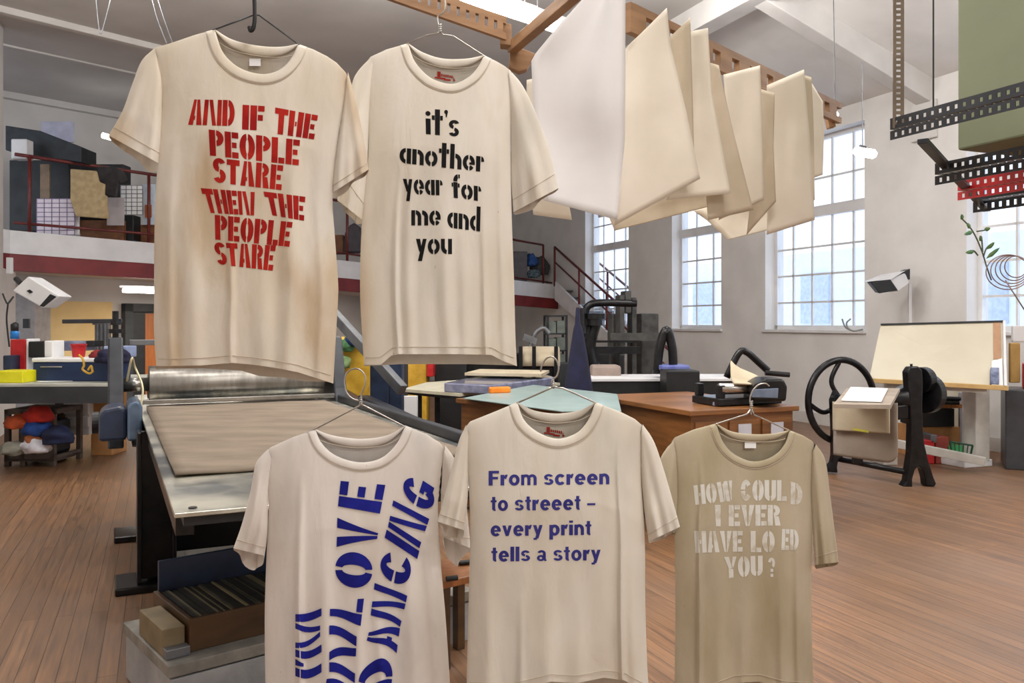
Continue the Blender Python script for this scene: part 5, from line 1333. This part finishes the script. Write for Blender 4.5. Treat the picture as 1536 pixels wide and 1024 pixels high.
# ================================================================== DRAWING BOARD
db = thing('drawing_table', H(1480,706,0), 'large tilted drawing board on a grey pedestal stand', 'drawing board')
c = [P(1303,571,9.2), P(1512,583,8.8), P(1507,482,9.3), P(1321,487,9.7)]
n_ = (c[1]-c[0]).cross(c[3]-c[0]).normalized(); n_ = n_ if n_.y > 0 else -n_
MB().prism(c, n_*.03).obj('board', boardm, db, bevel=.003)
MB().bar(c[0]-n_*.01, c[1]-n_*.01, .04, .05).obj('bottom_ledge', mat('ledge_wood',(196,160,104),(212,178,120),.5), db, bevel=.006)
MB().bar(c[3]-n_*.006, c[2]-n_*.006, .03, .02).obj('top_edge', slate, db)
k = lambda s, t: c[0]*(1-s)*(1-t)+c[1]*s*(1-t)+c[2]*s*t+c[3]*(1-s)*t
MB().prism([k(.905,.42), k(.96,.42), k(.965,1.0), k(.91,1.0)], -n_*.006).obj('brown_margin', mat('margin_brown',(166,126,96),(180,140,108),.6), db)
MB().prism([k(.968,0), k(.985,0), k(.997,.97), k(.98,.97)], -n_*.05).obj('parallel_rule', whitem, db)
pc = thing('postcard_rack', k(.93,.05), 'white card with a small blue picture in the board corner', 'card')
MB().prism([k(.885,.03), k(.965,.03), k(.965,.42), k(.89,.38)], -n_*.02).obj('card', paperw, pc)
MB().prism([k(.875,.035), k(.935,.035), k(.938,.27), k(.88,.27)], -n_*.032).obj('blue_picture', mat('blue_picture',(70,80,110),(130,140,170),.5,scale=14), pc)
pz = H(1477,700,0)
MB().box(Frame(pz.x-.1, pz.y, .1), 0, .17, 0, .25, .06, 1.0).obj('pedestal', mat('putty_paint',(188,184,178),(204,200,194),.5), db, bevel=.01)
MB().box(Frame(pz.x-.28, pz.y-.1, .35), 0, .42, 0, .5, 0, .08).obj('foot', whitem, db, bevel=.01)
pz2 = P(1336,0,9.5)
MB().box(Frame(pz2.x-.08, pz2.y, .1), 0, .17, 0, .25, .0, 1.0).obj('pedestal', MATS['putty_paint'], db, bevel=.01)
MB().bar(P(1340,664,9.5), P(1478,692,9.0), .08, .09).obj('cross_rail', MATS['putty_paint'], db, bevel=.006)
MB().bar(P(1330,573,9.3), P(1480,584,8.9), .06, .08).obj('board_carrier', MATS['putty_paint'], db)
# shelf with items behind
ws = thing('tool_shelf', P(1410,640,9.9), 'brown shelf unit with black rollers under the drawing board', 'shelf')
sf = Frame(P(1382,0,10.0).x, 10.0, .0); wz = P(1443,0,10.0).x-sf.x
zz = lambda y, Z=10.0: CH-(y-HZ)*Z/F
MB().box(sf, 0, wz, 0, .5, zz(612), zz(606)).obj('shelf_board', woodm, ws)
MB().box(sf, -.02, wz-.08, .02, .5, zz(640), zz(613)).obj('drawer_front', blackp, ws)
MB().box(sf, -.05, wz, .05, .5, 0, zz(641)).obj('lower_cupboard', cardm, ws)
for i, (x0, x1, y) in enumerate(((1392,1412,595),(1414,1440,597),(1390,1410,601),(1412,1438,603))):
    tag(MB().tube([P(x0,y,9.95), P(x1,y+1,9.95)], .026, 10).obj('ink_roller', blackp), ('short ink roller at the left, upper row of the brown shelf','long ink roller at the right, upper row of the brown shelf','short ink roller at the left, lower row of the brown shelf','long ink roller at the right, lower row of the brown shelf')[i], 'ink roller', 'black ink rollers on the brown shelf')
for nm, x0, x1, y0, y1, m_, lab in (('red_crate',1380,1402,660,678,redp,'red crate on the floor under the drawing board, left'),('grey_tin',1396,1406,652,664,greym,'grey tin standing in the red crate'),('red_box',1404,1424,655,676,mat('rust_red',(130,50,40),(150,64,50),.6),'rust red box in the middle under the drawing board'),('green_box',1420,1444,668,680,mat('bright_green',(40,130,70),(60,150,90),.5),'bright green box under the drawing board')):
    bx(nm, x0, x1, y0, y1, 9.6, .3, m_, lab, 'box', base=0 if nm != 'grey_tin' else None, bev=.01)
gbk = thing('wire_basket', P(1435,683,9.55), 'dark green wire basket next to the drawing board pedestal', 'basket')
m = MB(); A=[P(1425,662,9.3),P(1459,668,9.3),P(1455,686,9.3),P(1428,682,9.3)]
for i in range(4): m.tube([A[i], A[(i+1)%4]], .012, 6)
for i in range(1,5): m.tube([A[0].lerp(A[1], i/5), A[3].lerp(A[2], i/5)], .006, 5)
m.obj('wire_frame', mat('dark_green_wire',(20,60,40),(30,80,54),.4), gbk)
bx('grey_cabinet', 1508, 1560, 584, 694, 9.25, .6, mat('fridge_grey',(58,60,65),(70,72,78),.35), 'dark grey cabinet at the right edge of the floor', 'cabinet', base=.0, ang=-.45)
bx('red_binder', 1534, 1560, 545, 583, 9.35, .3, redp, 'red binder on the dark grey cabinet', 'binder', ang=-.52)
bx('cork_board', 1516, 1531, 514, 574, 9.4, .05, mat('ochre_board',(170,134,74),(188,152,90),.7), 'ochre board leaning behind the drawing board', 'board')
bx('plaster_panel', 1520, 1560, 488, 513, 9.6, .05, whitem, 'white panel under the window behind the drawing board', 'panel')
bx('leaning_board', 1440, 1462, 588, 680, 10.2, .05, mat('mauve_panel',(150,146,150),(164,160,164),.7), 'tall mauve-grey panel leaning behind the pedestal', 'panel', base=0)
bx('leaning_board', 1395, 1442, 584, 675, 10.6, .05, boardm, 'cream panel leaning behind the brown shelf', 'panel', base=0)
# right speaker
Zr = 11.3
sp3 = thing('wall_speaker', P(1340,425,Zr), 'white loudspeaker with black grille on the window wall', 'loudspeaker')
MB().prism([P(1334,418,Zr),P(1358,409,Zr),P(1364,424,Zr),P(1347,437,Zr)], (-.02,.3,0)).obj('cabinet', whitem, sp3, bevel=.008)
MB().prism([P(1306,424,Zr-.05),P(1336,419,Zr-.05),P(1347,435,Zr-.05),P(1319,440,Zr-.05)], (.03,.2,.02)).obj('grille', blackp, sp3, bevel=.008)
MB().prism([P(1305,422,Zr-.03),P(1334,410,Zr-.03),P(1358,406,Zr-.03),P(1336,419,Zr-.03)], (0,.25,0)).obj('cabinet_top', whitem, sp3)
MB().prism([P(1355,408,Zr),P(1365,403,Zr),P(1365,419,Zr)], (0,.2,0)).obj('bracket', blackp, sp3)
tag(MB().bar(P(1365,424,Zr+.25), P(1365,486,Zr+.25), .04, .02).obj('cable_conduit', whitem), 'white cable conduit below the window wall loudspeaker', 'conduit')
# plant and coiled wire in the right window
pt_ = thing('potted_vine', P(1480,420,8.6), 'leggy green vine climbing at the right window', 'plant')
stems = [[(1487,420),(1480,400),(1474,380),(1466,360),(1458,345),(1450,335),(1443,328)], [(1475,385),(1480,372),(1490,364)], [(1474,378),(1473,362),(1472,355)], [(1467,383),(1460,376),(1450,378)], [(1465,347),(1477,345),(1482,342)]]
m = MB()
for s_ in stems: m.tube(spl([P(a, b, 8.5) for a, b in s_], 24), .008, 6)
m.obj('stem', mat('vine_stem',(60,72,54),(84,90,64),.7), pt_, smooth=True)
lm = mat('vine_leaf',(60,104,64),(96,124,70),.5)
for (a, b, c2_, d) in ((1479,388,1500,371),(1480,374,1492,363),(1472,362,1470,353),(1462,377,1448,379),(1444,330,1442,321),(1460,347,1446,352),(1476,345,1486,342),(1456,343,1450,334)):
    A = P(a, b, 8.5); B = P(c2_, d, 8.45); dd = (B-A); nn = Vector((-dd.z, 0, dd.x)).normalized()*.022
    m = MB().add([A, A+dd*.35+nn, A+dd*.75+nn*.7, B, A+dd*.75-nn*.7, A+dd*.35-nn, A+dd*.4+Vector((0,-.01,0))], [(0,1,6),(1,2,6),(2,3,6),(3,4,6),(4,5,6),(5,0,6)])
    m.obj('leaf', lm, pt_, fix=False, solid=.002)
m = MB()
for k_ in range(5):
    cx, cy, rx_, ry_ = 1512+k_*3, 408-k_*2, 33-k_*4, 26-k_*2.5
    m.tube([P(cx+rx_*math.cos(a), cy+ry_*math.sin(a), 8.4+.03*k_) for a in [2*PI*i/40 for i in range(41)]], .006, 5, cap=False)
m.tube([P(1508,420,8.4), P(1540,470,8.4)], .007, 5)
tag(m.obj('coiled_wire', mat('copper_brown',(130,104,96),(150,124,112),.4,metal=.5), smooth=True), 'loose coil of brown wire hanging in the right window', 'coiled wire')
m = MB(); m.tube(spl([P(1263,478,11.9),P(1268,490,11.9),P(1280,496,11.9),P(1294,494,11.9)],20), .012, 6); m.tube(spl([P(1276,478,11.9),P(1270,484,11.9),P(1272,492,11.9),P(1281,497,11.9)],16), .012, 6)
tag(m.obj('bent_cable', mat('pale_grey_cable',(130,134,134),(150,152,152),.6), smooth=True), 'bent grey cables on the sill of the middle window', 'cable')

# buildings outside
ob = thing('facade_outside', RM(24, 9, 0), 'pale building facade seen through the windows', 'building')
MB().box(RM, 22, 23, -8, 40, 0, 4.2).obj('facade_wall', mat('pale_facade',(222,228,236),(232,236,242),.8), ob)
for i in range(12):
    MB().box(RM, 21.9, 21.99, -4+i*3.4, -2.6+i*3.4, 1.6, 3.4).obj('facade_window', mat('facade_glass',(176,188,206),(196,206,220),.3), ob)

# ================================================================== WORLD, CAMERA
w = bpy.data.worlds.new('world'); sc.world = w; w.use_nodes = True
bg = w.node_tree.nodes['Background']; bg.inputs[0].default_value = (.80, .88, 1, 1); bg.inputs[1].default_value = 1.15
cam = bpy.data.cameras.new('camera'); co = bpy.data.objects.new('camera', cam); COL.objects.link(co)
co.location = (0, 0, CH); co.rotation_euler = (PI/2, 0, 0)
cam.sensor_width = 36; cam.lens = 36*F/1536; cam.shift_y = (HZ-512)/1536; cam.clip_start = .05; cam.clip_end = 200
sc.camera = co
sc.view_settings.view_transform = 'Standard'; sc.view_settings.look = 'None'; sc.view_settings.gamma = 1; sc.view_settings.use_curve_mapping = False
sc.view_settings.exposure = .85
sc.cycles.max_bounces = 10; sc.cycles.diffuse_bounces = 5; sc.cycles.use_denoising = True; sc.cycles.sample_clamp_indirect = 6
sc.cycles.transparent_max_bounces = 12

e0, _ = e_at(772); e1, Zw = e_at(806)
r_ = bpy.data.objects.new('window_8', None); COL.objects.link(r_); r_.location = MZ((e0+e1)/2, 2.97, 1.8); r_['kind'] = 'structure'
zlo, zhi = 1.15, 2.05
MB().box(MZ, e0, e1, 2.93, 2.96, zlo, zhi).obj('window_pane', emis('glowing_back_pane', (.72,.84,1,1), .55), r_)  # pane glows in place of daylight, the wall behind is closed
m = MB()
for i in range(5): x_ = e0+(e1-e0)*i/4; m.box(MZ, x_-.025, x_+.025, 2.90, 2.93, zlo, zhi)
for i in range(4): z_ = zlo+(zhi-zlo)*i/3; m.box(MZ, e0, e1, 2.90, 2.93, z_-.025, z_+.025)
m.obj('window_frame', whitem, r_)
pm = thing('proofing_press', H(805,600,0), 'dark proofing press with a cream rounded cover, right of the black-lettered shirt', 'printing press')
rows = []
for j in range(13):
    a = PI*j/12; row = []
    for i in range(6):
        q = P(782+56*i/5, 0, 11.4); row.append(Vector((q.x, 11.4-.35*math.cos(a), 1.04+.24*math.sin(a)**.6)))
    rows.append(row)
MB().grid(rows).obj('cover', creamf, pm, smooth=True, fix=False, solid=.02)
a = P(780,0,11.1); MB().box(Frame(a.x, 11.1, 0), 0, .45, 0, .7, .6, 1.04).obj('press_body', blackm, pm, bevel=.02)
m = MB()
for px in (781, 801, 834): q = P(px, 0, 11.05); m.bar((q.x,11.05,0), (q.x,11.05,1.3), .05)
m.obj('press_upright', blackm, pm)
m = MB(); m.tube(spl([P(795,520,11.6),P(803,500,11.6),P(815,492,11.6),P(824,500,11.6)],20), .03, 8); m.bar(P(785,505,11.6), P(805,512,11.6), .09); m.obj('inking_arm', greym, pm)

# dark benches and type cabinets in the middle distance
for k, (n_, a, b, c, d, Z, dp, m_, lab, cat) in enumerate((
    ('type_cabinet',704,748,548,600,12.6,.5,darkm,'dark type cabinet behind the cream board on the work table','cabinet'),
    ('type_cabinet',752,780,540,600,13.0,.5,brownm,'brown type cabinet left of the proofing press','cabinet'),
    ('black_stool',896,914,530,575,12.2,.3,blackp,'black stool under the iron hand press','stool'),
    ('black_stool',920,936,532,575,12.4,.3,blackp,'black stool right of the iron hand press','stool'),
    ('dark_cabinet',838,858,545,600,13.4,.5,slate,'dark cabinet just left of the navy apron','cabinet'))):
    bx(n_, a, b, c, d, Z, dp, m_, lab, cat, base=0)
